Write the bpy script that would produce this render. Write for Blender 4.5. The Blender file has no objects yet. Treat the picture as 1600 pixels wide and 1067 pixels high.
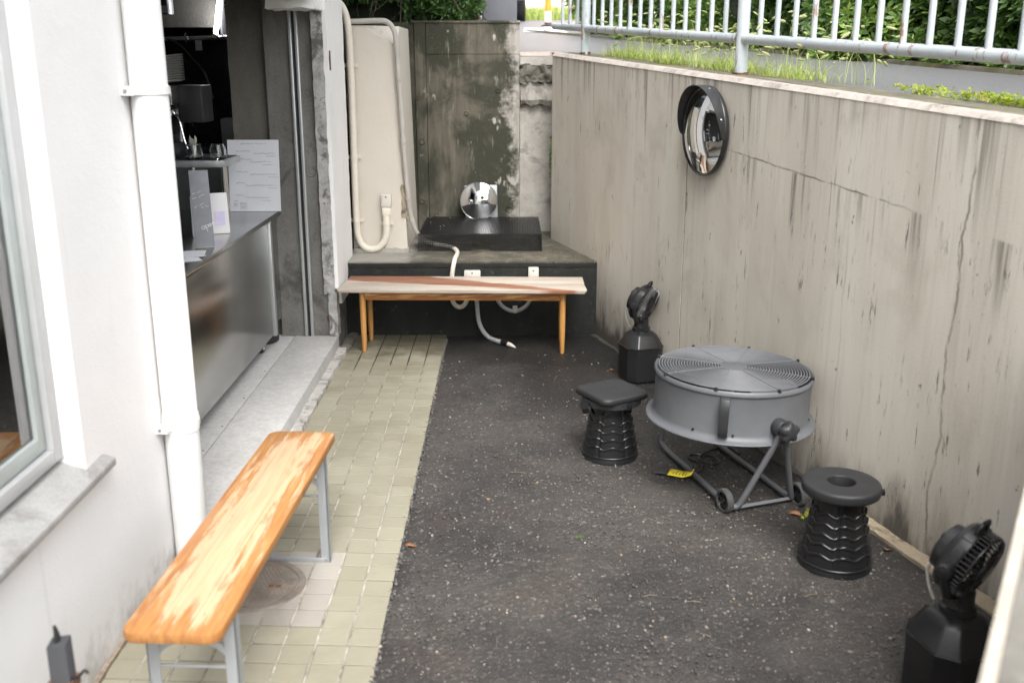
import bpy, bmesh, math, random
import numpy as np
from mathutils import Vector, Matrix
PI = math.pi
rnd = random.Random(7)
nrs = np.random.RandomState(11)
S = bpy.context.scene
COL = S.collection

# ------------------------------------------------------------------ camera, sky, sun, exposure
cam = bpy.data.objects.new('camera', bpy.data.cameras.new('camera'))
COL.objects.link(cam); S.camera = cam
cam.location = (0, 0, 1.73)
cam.rotation_euler = (math.radians(90 - 15.743), 0, math.radians(-0.319))
cam.data.lens = 35; cam.data.sensor_width = 36
cam.data.clip_start = 0.05; cam.data.clip_end = 600
cam.data.dof.use_dof = True
cam.data.dof.focus_distance = 5.0
cam.data.dof.aperture_fstop = 2.5

W = bpy.data.worlds.new('World'); S.world = W; W.use_nodes = True
wn = W.node_tree.nodes; wl = W.node_tree.links
wn.clear()
sky = wn.new('ShaderNodeTexSky'); sky.sky_type = 'NISHITA'; sky.sun_disc = False
SUN_EL, SUN_AZ = 54.0, 170.0      # azimuth clockwise from +Y
sky.sun_elevation = math.radians(SUN_EL); sky.sun_rotation = math.radians(SUN_AZ)
sky.air_density = 1.0; sky.dust_density = 4.0; sky.ozone_density = 1.0
hs = wn.new('ShaderNodeHueSaturation'); hs.inputs['Saturation'].default_value = 0.22
bg = wn.new('ShaderNodeBackground'); bg.inputs['Strength'].default_value = 0.15
wo = wn.new('ShaderNodeOutputWorld')
wl.new(sky.outputs[0], hs.inputs['Color']); wl.new(hs.outputs[0], bg.inputs['Color']); wl.new(bg.outputs[0], wo.inputs[0])

sun = bpy.data.objects.new('sun', bpy.data.lights.new('sun', 'SUN')); COL.objects.link(sun)
sun.data.energy = 0.62; sun.data.angle = math.radians(35); sun.data.color = (1.0, 0.975, 0.94)
el, az = math.radians(SUN_EL), math.radians(SUN_AZ)
sdir = Vector((math.sin(az)*math.cos(el), math.cos(az)*math.cos(el), math.sin(el)))
sun.rotation_euler = sdir.to_track_quat('Z', 'Y').to_euler()
S.view_settings.view_transform = 'Standard'; S.view_settings.look = 'None'
S.view_settings.gamma = 1.0; S.view_settings.exposure = 1.95
S.view_settings.use_curve_mapping = False

# ------------------------------------------------------------------ node helpers
class NT:
    def __init__(s, name):
        s.m = bpy.data.materials.new(name); s.m.use_nodes = True
        s.t = s.m.node_tree; s.n = s.t.nodes; s.l = s.t.links
        s.b = s.n['Principled BSDF']
        s.tc = s.n.new('ShaderNodeTexCoord'); s.obj = s.tc.outputs['Object']
    def set(s, inp, v):
        if hasattr(v, 'is_output'): s.l.new(v, inp)
        elif isinstance(v, (tuple, list)) and len(v) == 3 and inp.type == 'RGBA': inp.default_value = (*v, 1)
        else: inp.default_value = v
    def world(s):
        g = s.n.new('ShaderNodeNewGeometry'); return g.outputs['Position']
    def map(s, scale=(1,1,1), vec=None, loc=(0,0,0), rot=(0,0,0)):
        m = s.n.new('ShaderNodeMapping'); s.l.new(vec or s.obj, m.inputs[0])
        m.inputs['Scale'].default_value = scale; m.inputs['Location'].default_value = loc
        m.inputs['Rotation'].default_value = rot; return m.outputs[0]
    def noise(s, scale=5, detail=4, rough=.55, vec=None, dist=0, col=False):
        n = s.n.new('ShaderNodeTexNoise'); s.l.new(vec or s.obj, n.inputs['Vector'])
        n.inputs['Scale'].default_value = scale; n.inputs['Detail'].default_value = detail
        n.inputs['Roughness'].default_value = rough; n.inputs['Distortion'].default_value = dist
        return n.outputs['Color' if col else 'Fac']
    def voro(s, scale=50, vec=None, feat='F1', out='Distance', rand=1):
        n = s.n.new('ShaderNodeTexVoronoi'); s.l.new(vec or s.obj, n.inputs['Vector'])
        n.feature = feat; n.inputs['Scale'].default_value = scale; n.inputs['Randomness'].default_value = rand
        return n.outputs[out]
    def wave(s, scale=5, dist=2, vec=None, d='X', ds=1):
        n = s.n.new('ShaderNodeTexWave'); s.l.new(vec or s.obj, n.inputs['Vector']); n.bands_direction = d
        n.inputs['Scale'].default_value = scale; n.inputs['Distortion'].default_value = dist
        n.inputs['Detail'].default_value = 3; n.inputs['Detail Scale'].default_value = ds
        return n.outputs['Fac']
    def ramp(s, fac, stops, interp='LINEAR'):
        r = s.n.new('ShaderNodeValToRGB'); s.set(r.inputs[0], fac); r.color_ramp.interpolation = interp
        e = r.color_ramp.elements
        while len(e) < len(stops): e.new(0.5)
        for x, (p, c) in zip(e, stops):
            x.position = p; x.color = (c, c, c, 1) if not isinstance(c, (tuple, list)) else (*c, 1)
        return r.outputs[0]
    def step(s, fac, a, b):       # smooth 0..1 between a and b
        m = s.n.new('ShaderNodeMapRange'); m.interpolation_type = 'SMOOTHSTEP'
        s.set(m.inputs[0], fac); m.inputs[1].default_value = min(a, b); m.inputs[2].default_value = max(a, b)
        m.inputs[3].default_value = 0 if a < b else 1; m.inputs[4].default_value = 1 if a < b else 0
        return m.outputs[0]
    def math(s, op, a, b=0, c=0):
        m = s.n.new('ShaderNodeMath'); m.operation = op; s.set(m.inputs[0], a); s.set(m.inputs[1], b); s.set(m.inputs[2], c)
        return m.outputs[0]
    def mul(s, a, b): return s.math('MULTIPLY', a, b)
    def mix(s, fac, a, b, mode='MIX'):
        m = s.n.new('ShaderNodeMix'); m.data_type = 'RGBA'; m.blend_type = mode
        s.set(m.inputs[0], fac); s.set(m.inputs[6], a); s.set(m.inputs[7], b); return m.outputs[2]
    def xyz(s, vec=None):
        n = s.n.new('ShaderNodeSeparateXYZ'); s.l.new(vec or s.obj, n.inputs[0]); return n.outputs
    def rand(s):
        return s.n.new('ShaderNodeObjectInfo').outputs['Random']
    def bump(s, h, strength=.3, dist=.01):
        b = s.n.new('ShaderNodeBump'); b.inputs['Strength'].default_value = strength; b.inputs['Distance'].default_value = dist
        s.set(b.inputs['Height'], h); s.l.new(b.outputs[0], s.b.inputs['Normal']); return b
    def out(s, col=None, rough=.7, metal=0, **k):
        if col is not None: s.set(s.b.inputs['Base Color'], col)
        s.set(s.b.inputs['Roughness'], rough); s.set(s.b.inputs['Metallic'], metal)
        for a, v in k.items(): s.set(s.b.inputs[a.replace('_', ' ')], v)
        return s.m

M = {}
def simple(name, col, rough=.5, metal=0, var=.12, vs=9, bump=0, bs=120, **k):
    t = NT(name)
    lo = tuple(c*(1-var) for c in col); hi = tuple(min(1, c*(1+var)) for c in col)
    c = t.ramp(t.noise(vs, 5, .6), [(.3, lo), (.7, hi)])
    r = t.math('ADD', t.mul(t.noise(vs*3, 3), .2), max(.02, rough-.1))
    if bump: t.bump(t.noise(bs, 3), bump, .002)
    M[name] = t.out(c, r, metal, **k); return M[name]

simple('black_plastic', (.013, .013, .014), .34, bump=.05)
simple('black_gloss', (.014, .014, .015), .22)
simple('dark_seat', (.017, .0175, .019), .55, bump=.06, bs=400)
simple('fan_grey', (.105, .11, .118), .5, .0, var=.1)
simple('fan_frame', (.085, .088, .095), .48, .0, var=.1)
simple('knob', (.024, .025, .027), .45)
simple('tyre', (.05, .05, .05), .7)
simple('chrome', (.75, .75, .75), .12, 1, var=.04)
simple('wire', (.34, .35, .36), .32, .7)
simple('grille_wire', (.14, .145, .155), .6, .0)
simple('white_plastic', (.56, .53, .475), .5, var=.08)
simple('pvc_white', (.68, .675, .665), .42, var=.1, vs=4)
simple('pvc_cream', (.66, .61, .52), .5, var=.08, vs=4)
simple('pvc_grey', (.4, .375, .34), .5, var=.2, vs=5)
simple('corrugated', (.42, .43, .42), .5)
simple('steel_grey', (.36, .38, .4), .42, .35, var=.08)
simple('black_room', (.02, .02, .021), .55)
simple('dark_metal', (.05, .05, .053), .35, .6)
simple('yellow_tag', (.85, .68, .02), .6, var=.05)
simple('paper', (.62, .63, .66), .8, var=.04)
simple('paper_bag', (.66, .65, .65), .6, var=.05)
simple('slate', (.2, .21, .225), .6, var=.15)
simple('ink', (.07, .08, .1), .8)
simple('chalk', (.75, .75, .75), .9)
simple('brown_wood_block', (.2, .12, .09), .6)
simple('lilac', (.6, .55, .72), .8); simple('lemon', (.8, .75, .3), .8)
simple('cabinet_grey', (.17, .175, .195), .5, .1, var=.05)
simple('orange', (.85, .26, .02), .5); simple('white_paint', (.8, .8, .8), .6, var=.05)
simple('car_black', (.02, .021, .023), .2); simple('tail_red', (.6, .03, .02), .25); simple('bumper', (.22, .23, .24), .5)
simple('soil', (.035, .026, .02), .95, var=.5, vs=20)
simple('far_wall', (.72, .6, .5), .8, var=.04)
simple('twig', (.16, .11, .07), .9, var=.3); simple('root', (.17, .14, .11), .9)
simple('rust', (.13, .065, .04), .9, var=.3, vs=40)
simple('alu', (.55, .57, .57), .38, .75, var=.06)
simple('window_frame', (.46, .47, .47), .45, .3, var=.04)
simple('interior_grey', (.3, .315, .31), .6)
simple('leaf_litter', (.24, .11, .05), .8, var=.4, vs=60)
simple('twig_pale', (.24, .2, .13), .9)
simple('pink_slab', (.56, .47, .43), .85, var=.15, vs=20)
simple('grey_facade', (.5, .5, .5), .8)
simple('sash_green', (.42, .46, .45), .45, .3, var=.06)
simple('pane_reflection', (.7, .75, .73), .8, var=.15, vs=3)  # pale green of the added sheet behind the pane
simple('foot_brown', (.25, .2, .15), .9, var=.4, vs=25)
simple('post_grey', (.05, .052, .058), .5)

def leafmat(name, c0, c1, c2, rough=.45, trans=.25):
    t = NT(name)
    g = t.n.new('ShaderNodeAttribute'); g.attribute_name = 'tone'
    c = t.ramp(g.outputs['Fac'], [(0, c0), (.55, c1), (1, c2)])
    m = t.out(c, rough)
    tr = t.n.new('ShaderNodeBsdfTranslucent'); t.l.new(c, tr.inputs['Color'])
    mx = t.n.new('ShaderNodeMixShader'); mx.inputs[0].default_value = trans
    t.l.new(t.b.outputs[0], mx.inputs[1]); t.l.new(tr.outputs[0], mx.inputs[2])
    t.l.new(mx.outputs[0], t.n['Material Output'].inputs['Surface'])
    M[name] = m
leafmat('hedge_leaf', (.035, .08, .016), (.12, .22, .042), (.32, .42, .1), .36)
leafmat('conifer_leaf', (.03, .07, .02), (.07, .15, .035), (.16, .28, .07), .5)
leafmat('grass_leaf', (.24, .34, .07), (.46, .56, .14), (.68, .68, .34), .6, .45)
leafmat('seed_head', (.26, .34, .1), (.44, .48, .22), (.58, .55, .34), .8, .4)
leafmat('weed_leaf', (.16, .26, .02), (.34, .42, .04), (.55, .5, .06), .5, .35)

# ---- retaining wall concrete (object x = along the wall, z up)
def concrete_wall():
    t = NT('concrete_wall'); x, y, z = t.xyz()
    fine = t.noise(1, 5, .6, t.map((14, 14, .9)))
    mid = t.noise(1, 4, .6, t.map((3.2, 3.2, .5)))
    grit = t.noise(160, 3, .6)
    c = t.ramp(mid, [(.3, (.54, .495, .425)), (.5, (.63, .585, .51)), (.7, (.68, .64, .57))])
    c = t.mix(t.mul(t.mul(t.step(fine, .52, .74), .28), t.step(x, -.4, .9)), c, (.32, .285, .235))
    bl = t.noise(2.1, 5, .62, t.map((1, 1, .8), loc=(4, 1, 2)), .5)
    c = t.mix(t.mul(t.step(bl, .52, .68), .4), c, (.42, .375, .305))
    c = t.mix(t.mul(t.step(bl, .45, .33), .4), c, (.66, .63, .575))
    c = t.mix(t.mul(t.step(fine, .46, .3), .35), c, (.56, .525, .47))
    hair = t.noise(1, 3, .7, t.map((70, 70, 2.2)))
    far = t.step(x, .7, 1.6)
    c = t.mix(t.mul(t.mul(t.step(hair, .58, .72), .28), far), c, (.26, .235, .2))
    c = t.mix(t.mul(t.mul(t.step(hair, .42, .3), .35), far), c, (.6, .57, .52))
    # runs of dirt from the top edge and below the cold joint
    runs = t.noise(1, 4, .65, t.map((16, 16, .35), loc=(3.1, 0, 1.7)))
    topz = t.math('SUBTRACT', t.math('SUBTRACT', 1.72, t.mul(x, .0517)), z)
    tl = t.noise(1, 3, .6, t.map((5, 5, .01), loc=(2, 0, 0)))
    c = t.mix(t.mul(t.mul(t.step(runs, .47, .6), t.step(t.math('ADD', topz, t.mul(t.math('SUBTRACT', .55, tl), 2.2)), .36, .0)), .7), c, (.15, .132, .105))
    dk = t.noise(1, 5, .75, t.map((34, 34, 4.5), loc=(1.1, 0, 2.7)))
    dz = t.noise(1, 3, .6, t.map((2.6, 2.6, 1.4), loc=(6, 0, 8)))
    c = t.mix(t.mul(t.mul(t.step(dk, .57, .65), t.step(dz, .46, .58)), .8), c, (.085, .075, .06))
    jz = t.math('SUBTRACT', t.math('SUBTRACT', 1.455, t.mul(x, .079)), z)      # below the joint
    below = t.mul(t.step(jz, -.002, .01), t.step(jz, .32, .02))
    runs2 = t.noise(1, 4, .65, t.map((21, 21, .5), loc=(7.7, 0, 4)))
    c = t.mix(t.mul(t.mul(t.step(runs2, .52, .66), below), t.mul(t.step(x, 1.6, 1.9), .75)), c, (.12, .1, .08))
    wob = t.mul(t.math('SUBTRACT', t.noise(9, 4), .5), .018)
    line = t.step(t.math('ABSOLUTE', t.math('ADD', jz, wob)), .006, .0015)
    c = t.mix(t.mul(t.mul(line, t.mul(t.step(t.noise(1, 3, .6, t.map((7, 1, 1))), .3, .6), .7)), t.mul(t.step(x, 1.62, 1.7), t.step(x, 3.1, 2.7))), c, (.07, .06, .05))
    # wandering crack and a faint second one
    for cx, a, w, st in ((3.235, .12, .0042, .75), (2.62, .05, .0025, .25)):
        cw = t.mul(t.math('SUBTRACT', t.noise(1, 3, .5, t.map((.01, .01, 2.3), loc=(cx, 0, 0))), .5), a)
        cw = t.math('ADD', cw, t.mul(t.math('SUBTRACT', t.noise(1, 4, .65, t.map((.3, .3, 16), loc=(cx, 0, 4))), .5), .03))
        st = t.mul(t.step(t.noise(1, 3, .6, t.map((1, 1, 5), loc=(cx, 2, 0))), .3, .6), st)
        d = t.math('ABSOLUTE', t.math('ADD', t.math('SUBTRACT', x, cx), cw))
        c = t.mix(t.mul(t.step(d, w*2.2, w*.5), st), c, (.15, .125, .105))
    # small dark flecks, stretched vertically
    wb = t.n.new('ShaderNodeVectorMath'); wb.operation = 'ADD'; t.l.new(t.map((19, 19, 8)), wb.inputs[0]); t.l.new(t.noise(14, 3, .7, None, 0, True), wb.inputs[1])
    fl = t.voro(1, wb.outputs[0], 'F1', 'Distance'); flr = t.voro(1, wb.outputs[0], 'F1', 'Color')
    fl = t.math('ADD', fl, t.mul(flr, .16))
    pick = t.noise(1, 2, .5, t.map((5, 5, 3), loc=(9, 2, 5)))
    c = t.mix(t.mul(t.mul(t.step(fl, .24, .12), t.step(pick, .5, .6)), .75), c, (.07, .06, .05))
    # damp foot with a ragged upper edge
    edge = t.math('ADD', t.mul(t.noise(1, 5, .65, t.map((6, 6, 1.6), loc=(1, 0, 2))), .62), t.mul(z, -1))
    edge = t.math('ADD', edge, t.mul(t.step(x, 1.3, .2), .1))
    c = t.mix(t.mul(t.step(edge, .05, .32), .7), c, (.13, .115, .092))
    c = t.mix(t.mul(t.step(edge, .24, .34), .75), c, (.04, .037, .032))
    c = t.mix(.12, c, t.ramp(grit, [(.3, .1), (.7, .8)]), 'OVERLAY')
    t.bump(t.math('ADD', t.mul(fine, .6), t.math('ADD', t.mul(grit, .35), t.mul(hair, .3))), .35, .006)
    return t.out(c, t.math('ADD', .62, t.mul(mid, .3)))
M['concrete_wall'] = concrete_wall()

def back_wall():
    t = NT('mossy_concrete'); P = t.world(); x, y, z = t.xyz(P)
    big = t.noise(1, 5, .62, t.map((2.3, 2.3, 1.5), P, loc=(1.3, 0, .4)), dist=.4)
    st = t.noise(1, 5, .65, t.map((16, 16, 1.6), P))
    fine = t.noise(60, 4, .65, P)
    c = t.ramp(st, [(.3, (.06, .054, .039)), (.55, (.11, .098, .073)), (.75, (.18, .162, .127))])
    c = t.mix(t.mul(t.step(big, .40, .53), .9), c, (.022, .024, .013))
    c = t.mix(t.mul(t.step(t.noise(1, 5, .7, t.map((5, 5, 2.4), P, loc=(7, 0, 3)), .6), .52, .64), .6), c, (.035, .033, .02))           # dark moss blotches
    c = t.mix(t.mul(t.mul(t.step(big, .5, .62), t.step(fine, .5, .62)), .5), c, (.09, .085, .04))
    # bare pale concrete towards the free edge, ragged
    e = t.math('ADD', x, t.mul(t.math('SUBTRACT', t.noise(5, 5, .65, P), .5), .55))
    c = t.mix(t.mul(t.step(e, .0, .1), .9), c, t.ramp(st, [(.3, (.3, .28, .24)), (.7, (.44, .42, .38))]))
    # pale spalls and droppings
    sp = t.noise(1, 3, .6, t.map((9, 9, 5), P, loc=(4, 0, 7)))
    c = t.mix(t.mul(t.step(sp, .63, .69), .8), c, (.42, .4, .36))
    dr = t.noise(1, 3, .6, t.map((42, 42, 4), P, loc=(2, 0, 1)))
    c = t.mix(t.mul(t.step(dr, .62, .75), .35), c, (.4, .38, .33))
    tie = t.voro(1, t.map((2.4, .01, 2.6), P, loc=(.35, 0, .2)), 'F1', 'Distance', .75)
    ring = t.mul(t.step(tie, .085, .07), t.step(tie, .035, .05))
    c = t.mix(t.mul(ring, .6), c, (.4, .38, .34))
    t.bump(t.math('ADD', t.mul(st, .5), t.mul(fine, .5)), .4, .008)
    return t.out(c, .82)
M['mossy_concrete'] = back_wall()

def rough_concrete(name, c0, c1, dark, amt, sc=1.0, vert=.35, bs=.5):
    t = NT(name); P = t.world()
    a = t.noise(1, 5, .65, t.map((6*sc, 6*sc, 6*sc*vert), P)); b = t.noise(90*sc, 4, .65, P)
    c = t.ramp(a, [(.3, c0), (.7, c1)])
    c = t.mix(t.mul(t.step(t.noise(3.1*sc, 5, .7, P, .5), .5, .66), amt), c, dark)
    c = t.mix(.25, c, t.ramp(b, [(.3, .2), (.7, .75)]), 'OVERLAY')
    t.bump(t.math('ADD', t.mul(b, .6), a), bs, .008)
    M[name] = t.out(c, .85); return M[name]
rough_concrete('jamb_concrete', (.1, .096, .088), (.19, .183, .168), (.045, .043, .038), .75)
rough_concrete('jamb_rough', (.32, .312, .3), (.52, .51, .49), (.1, .096, .09), .9, 2.6, 1, 1.0)
rough_concrete('inner_panel', (.09, .083, .07), (.15, .14, .12), (.07, .065, .055), .6, 1.0, .25)
rough_concrete('block_concrete', (.3, .28, .25), (.44, .42, .38), (.1, .092, .08), .6, 1.4, .8)
rough_concrete('rough_mortar', (.09, .084, .066), (.19, .178, .15), (.035, .033, .025), .7, 2.6, 1, 1.0)
rough_concrete('wet_mortar', (.03, .028, .023), (.07, .066, .055), (.014, .013, .011), .6, 2.6, 1, 1.0)
rough_concrete('near_concrete', (.12, .112, .096), (.19, .18, .158), (.075, .07, .058), .6, 2.4, 1)
rough_concrete('near_edge', (.38, .34, .285), (.46, .42, .36), (.28, .25, .21), .4, 1.4, 1)
rough_concrete('threshold', (.41, .4, .385), (.48, .47, .455), (.34, .33, .31), .4, .5, 1, .1)
rough_concrete('fillet_mortar', (.42, .4, .37), (.56, .54, .5), (.13, .125, .11), .75, 3.5, 1, 1.0)
rough_concrete('coping_edge', (.36, .315, .28), (.5, .455, .415), (.18, .16, .13), .6, 3.5, 1)
rough_concrete('sandy', (.3, .245, .165), (.42, .35, .255), (.09, .07, .052), .85, 4, 1, .8)
rough_concrete('sill_stone', (.27, .265, .255), (.35, .345, .335), (.14, .13, .12), .5, 1.6, 1, .2)

def coping():
    t = NT('mossy_coping'); P = t.world()
    a = t.noise(7, 5, .65, P); b = t.noise(120, 4, .7, P)
    c = t.ramp(a, [(.3, (.11, .1, .075)), (.55, (.18, .162, .12)), (.75, (.25, .23, .18))])
    c = t.mix(t.mul(t.step(t.noise(5, 5, .7, P, .3), .48, .62), .7), c, (.15, .145, .045))
    t.bump(b, .6, .008); return t.out(c, .9)
M['mossy_coping'] = coping()

def platform():
    t = NT('platform'); P = t.world(); x, y, z = t.xyz(P)
    a = t.noise(9, 5, .65, P); b = t.noise(120, 4, .7, P); sp = t.voro(85, P)
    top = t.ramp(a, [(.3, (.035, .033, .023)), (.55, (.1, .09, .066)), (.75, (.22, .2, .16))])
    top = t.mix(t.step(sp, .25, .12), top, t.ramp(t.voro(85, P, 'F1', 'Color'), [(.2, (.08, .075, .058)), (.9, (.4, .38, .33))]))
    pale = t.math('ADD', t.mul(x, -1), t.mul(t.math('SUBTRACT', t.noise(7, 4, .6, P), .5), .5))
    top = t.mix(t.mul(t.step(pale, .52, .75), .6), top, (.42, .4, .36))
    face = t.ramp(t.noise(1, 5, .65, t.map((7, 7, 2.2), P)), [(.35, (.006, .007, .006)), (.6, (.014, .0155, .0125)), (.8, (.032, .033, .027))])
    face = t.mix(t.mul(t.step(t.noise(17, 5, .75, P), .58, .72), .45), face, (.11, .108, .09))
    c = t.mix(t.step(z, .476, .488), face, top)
    t.bump(t.math('ADD', b, t.mul(a, .6)), .7, .01)
    return t.out(c, .8)
M['platform'] = platform()

def painted(name, col, amt=.35, sc=1.0, dirt=(.2, .18, .15), thr=.62):
    t = NT(name); P = t.world()
    a = t.noise(2.2*sc, 5, .6, P); s = t.noise(1, 5, .65, t.map((11*sc, 11*sc, .7*sc), P)); b = t.noise(150, 3, .6, P)
    c = t.ramp(a, [(.3, tuple(q*.93 for q in col)), (.7, col)])
    c = t.mix(t.mul(t.step(s, thr, thr+.13), amt), c, dirt)
    sp = t.noise(24*sc, 4, .75, P)
    c = t.mix(t.mul(t.step(sp, .7, .76), amt), c, dirt)
    zz = t.xyz(P)[2]
    sd = t.math('SUBTRACT', t.mul(t.noise(9, 5, .7, P), .42), zz)
    c = t.mix(t.mul(t.step(sd, .06, .26), min(1, amt*3.2)), c, tuple(q*.6 for q in dirt))
    t.bump(t.math('ADD', t.mul(b, .5), t.mul(t.noise(30, 3, .6, P), .5)), .4, .007)
    M[name] = t.out(c, .6)
painted('white_wall', (.71, .705, .7), .2, .8, (.42, .4, .37), .59)
painted('white_column', (.8, .79, .77), .5, 1.6, (.25, .22, .19), .6)
painted('cream_wall', (.6, .555, .48), .4, 1.2, (.22, .195, .15), .58)

def asphalt():
    t = NT('asphalt'); P = t.world(); x, y, z = t.xyz(P)
    v1 = t.voro(105, P); c1 = t.voro(105, P, 'F1', 'Color')
    v2 = t.voro(44, P); c2 = t.voro(44, P, 'F1', 'Color')
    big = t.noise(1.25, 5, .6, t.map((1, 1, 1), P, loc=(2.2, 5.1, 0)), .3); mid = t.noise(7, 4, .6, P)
    base = t.ramp(mid, [(.3, (.024, .022, .0205)), (.7, (.05, .046, .0425))])
    bw1 = t.ramp(c1, [(.3, .0), (.55, .22), (.95, 1)]); bw2 = t.ramp(c2, [(.55, .0), (.75, .3), (1, 1)])
    st1 = t.mix(c1, (.07, .066, .062), (.22, .208, .195))
    m1 = t.mul(t.step(v1, .5, .3), bw1); m2 = t.mul(t.step(v2, .42, .24), bw2)
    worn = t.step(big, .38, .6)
    # damp plus painted-in shade, beside the back platform and along the retaining wall
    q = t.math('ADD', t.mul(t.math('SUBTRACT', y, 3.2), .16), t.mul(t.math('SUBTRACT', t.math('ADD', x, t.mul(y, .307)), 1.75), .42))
    wet_shade = t.step(t.math('ADD', q, t.mul(t.math('SUBTRACT', big, .5), .8)), .12, .42)
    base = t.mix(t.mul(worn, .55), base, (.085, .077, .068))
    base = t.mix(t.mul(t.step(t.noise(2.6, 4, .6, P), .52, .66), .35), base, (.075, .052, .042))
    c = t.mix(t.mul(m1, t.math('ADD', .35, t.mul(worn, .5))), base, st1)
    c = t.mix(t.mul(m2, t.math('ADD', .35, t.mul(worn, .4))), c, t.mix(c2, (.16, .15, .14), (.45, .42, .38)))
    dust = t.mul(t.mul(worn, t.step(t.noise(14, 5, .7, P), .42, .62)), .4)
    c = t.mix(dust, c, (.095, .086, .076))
    c = t.mix(t.mul(wet_shade, .78), c, (.013, .0125, .012))
    c = t.mix(1.0, c, (.72, .71, .7), 'MULTIPLY')
    t.bump(t.math('ADD', t.math('ADD', t.mul(t.math('SUBTRACT', 1, v1), .5), t.mul(t.math('SUBTRACT', 1, v2), .7)), t.mul(mid, .4)), .75, .008)
    return t.out(c, t.mix(wet_shade, (.75,)*3, (.5,)*3))
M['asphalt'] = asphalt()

def road():
    t = NT('road'); P = t.world()
    v = t.voro(85, P); c1 = t.voro(85, P, 'F1', 'Color')
    c = t.mix(t.mul(t.step(v, .5, .2), .7), (.1, .1, .105), t.ramp(c1, [(.2, (.12, .12, .125)), (.9, (.33, .33, .34))]))
    c = t.mix(t.mul(t.noise(1.1, 4, .6, P), .35), c, (.26, .26, .27))
    t.bump(v, .35, .004); return t.out(c, .42)
M['road'] = road()

def tilemat(name, c0, c1, dirt):
    t = NT(name); P = t.world(); x, y, z = t.xyz(P)
    c = t.mix(t.rand(), c0, c1)
    c = t.mix(t.mul(t.step(t.noise(2.2, 5, .65, P, .3), .42, .66), .5), c, dirt)
    c = t.mix(t.mul(t.step(t.noise(40, 4, .7, P), .6, .75), .3), c, dirt)
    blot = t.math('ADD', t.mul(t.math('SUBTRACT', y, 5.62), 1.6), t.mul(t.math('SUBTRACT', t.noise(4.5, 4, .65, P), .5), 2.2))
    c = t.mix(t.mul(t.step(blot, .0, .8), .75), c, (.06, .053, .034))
    t.bump(t.noise(70, 4, .6, P), .12, .004)
    M[name] = t.out(c, t.math('ADD', .38, t.mul(t.noise(6, 4, .6, P), .3)))
tilemat('tile_olive', (.262, .245, .182), (.298, .282, .214), (.19, .17, .118))
tilemat('tile_beige', (.29, .265, .23), (.345, .32, .285), (.2, .18, .15))
def groutmat():
    t = NT('grout'); P = t.world(); x, y, z = t.xyz(P)
    c = t.ramp(t.noise(9, 5, .65, P), [(.38, (.09, .082, .06)), (.68, (.2, .186, .145))])
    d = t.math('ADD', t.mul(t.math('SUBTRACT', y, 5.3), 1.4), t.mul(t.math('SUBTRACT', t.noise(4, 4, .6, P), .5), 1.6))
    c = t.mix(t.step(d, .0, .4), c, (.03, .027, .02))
    t.bump(t.noise(200, 3, .6, P), .5, .004); M['grout'] = t.out(c, .9)
groutmat()
def jointmat():
    t = NT('joint_cement'); P = t.world(); x, y, z = t.xyz(P)
    c = t.ramp(t.noise(14, 5, .7, P), [(.36, (.15, .138, .105)), (.56, (.38, .355, .3)), (.75, (.5, .47, .41))])
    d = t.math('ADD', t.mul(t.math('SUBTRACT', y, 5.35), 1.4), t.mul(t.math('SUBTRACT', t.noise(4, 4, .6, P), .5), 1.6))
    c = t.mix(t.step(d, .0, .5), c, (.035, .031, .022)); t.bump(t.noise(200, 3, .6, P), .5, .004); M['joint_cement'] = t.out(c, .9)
jointmat()

def manholemat():
    t = NT('cast_iron'); P = t.world()
    c = t.ramp(t.noise(16, 5, .65, P), [(.3, (.16, .135, .115)), (.7, (.28, .24, .2))])
    c = t.mix(t.mul(t.step(t.noise(7, 4, .6, P), .55, .7), .5), c, (.2, .11, .06))
    t.bump(t.noise(160, 3, .6, P), .3, .003); M['cast_iron'] = t.out(c, .6, .2)
manholemat()

def worn_varnish():      # beer bench: object y along the board, x across, half width .12, half length .665
    t = NT('worn_varnish'); x, y, z = t.xyz()
    g = t.noise(1, 5, .6, t.map((60, 3.2, 20))); g2 = t.noise(1, 4, .6, t.map((170, 5, 40)))
    bare = t.ramp(g, [(.3, (.43, .28, .155)), (.55, (.49, .34, .205)), (.75, (.53, .385, .245))])
    bare = t.mix(t.mul(t.step(g2, .55, .7), .25), bare, (.4, .24, .125))
    var = t.ramp(g, [(.3, (.28, .1, .028)), (.6, (.4, .185, .05)), (.8, (.47, .26, .09))])
    ex = t.math('SUBTRACT', t.math('ABSOLUTE', x), .12); ey = t.math('SUBTRACT', t.math('ABSOLUTE', y), .665)
    e = t.math('MAXIMUM', t.mul(ex, 8.0), t.mul(ey, 4.2))         # 0 at the rim, negative inside
    n = t.noise(1, 5, .7, t.map((30, 2.4, 5), loc=(.7, 2.1, 0)), dist=.25)
    k = t.math('ADD', e, t.mul(t.math('SUBTRACT', n, .48), 2.6))
    c = t.mix(t.mul(t.step(k, -.42, -.12), .95), bare, var)
    n2 = t.noise(1, 4, .7, t.map((24, 4, 5), loc=(5, 1, 0)))
    c = t.mix(t.mul(t.mul(t.step(n2, .55, .61), t.step(e, -.95, -.25)), .65), c, (.27, .1, .03))
    kn = t.voro(1, t.map((11, 3.4, 1)), 'F1', 'Distance')
    c = t.mix(t.mul(t.step(kn, .1, .05), .7), c, (.2, .1, .05))
    for sx in (-.04, .04):
        c = t.mix(t.mul(t.step(t.math('ABSOLUTE', t.math('SUBTRACT', x, sx)), .0016, .0007), .5), c, (.2, .11, .05))
    t.bump(t.math('ADD', g, g2), .15, .003)
    M['worn_varnish'] = t.out(c, t.math('SUBTRACT', .62, t.mul(t.step(k, -.3, .02), .2)))
worn_varnish()

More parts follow.
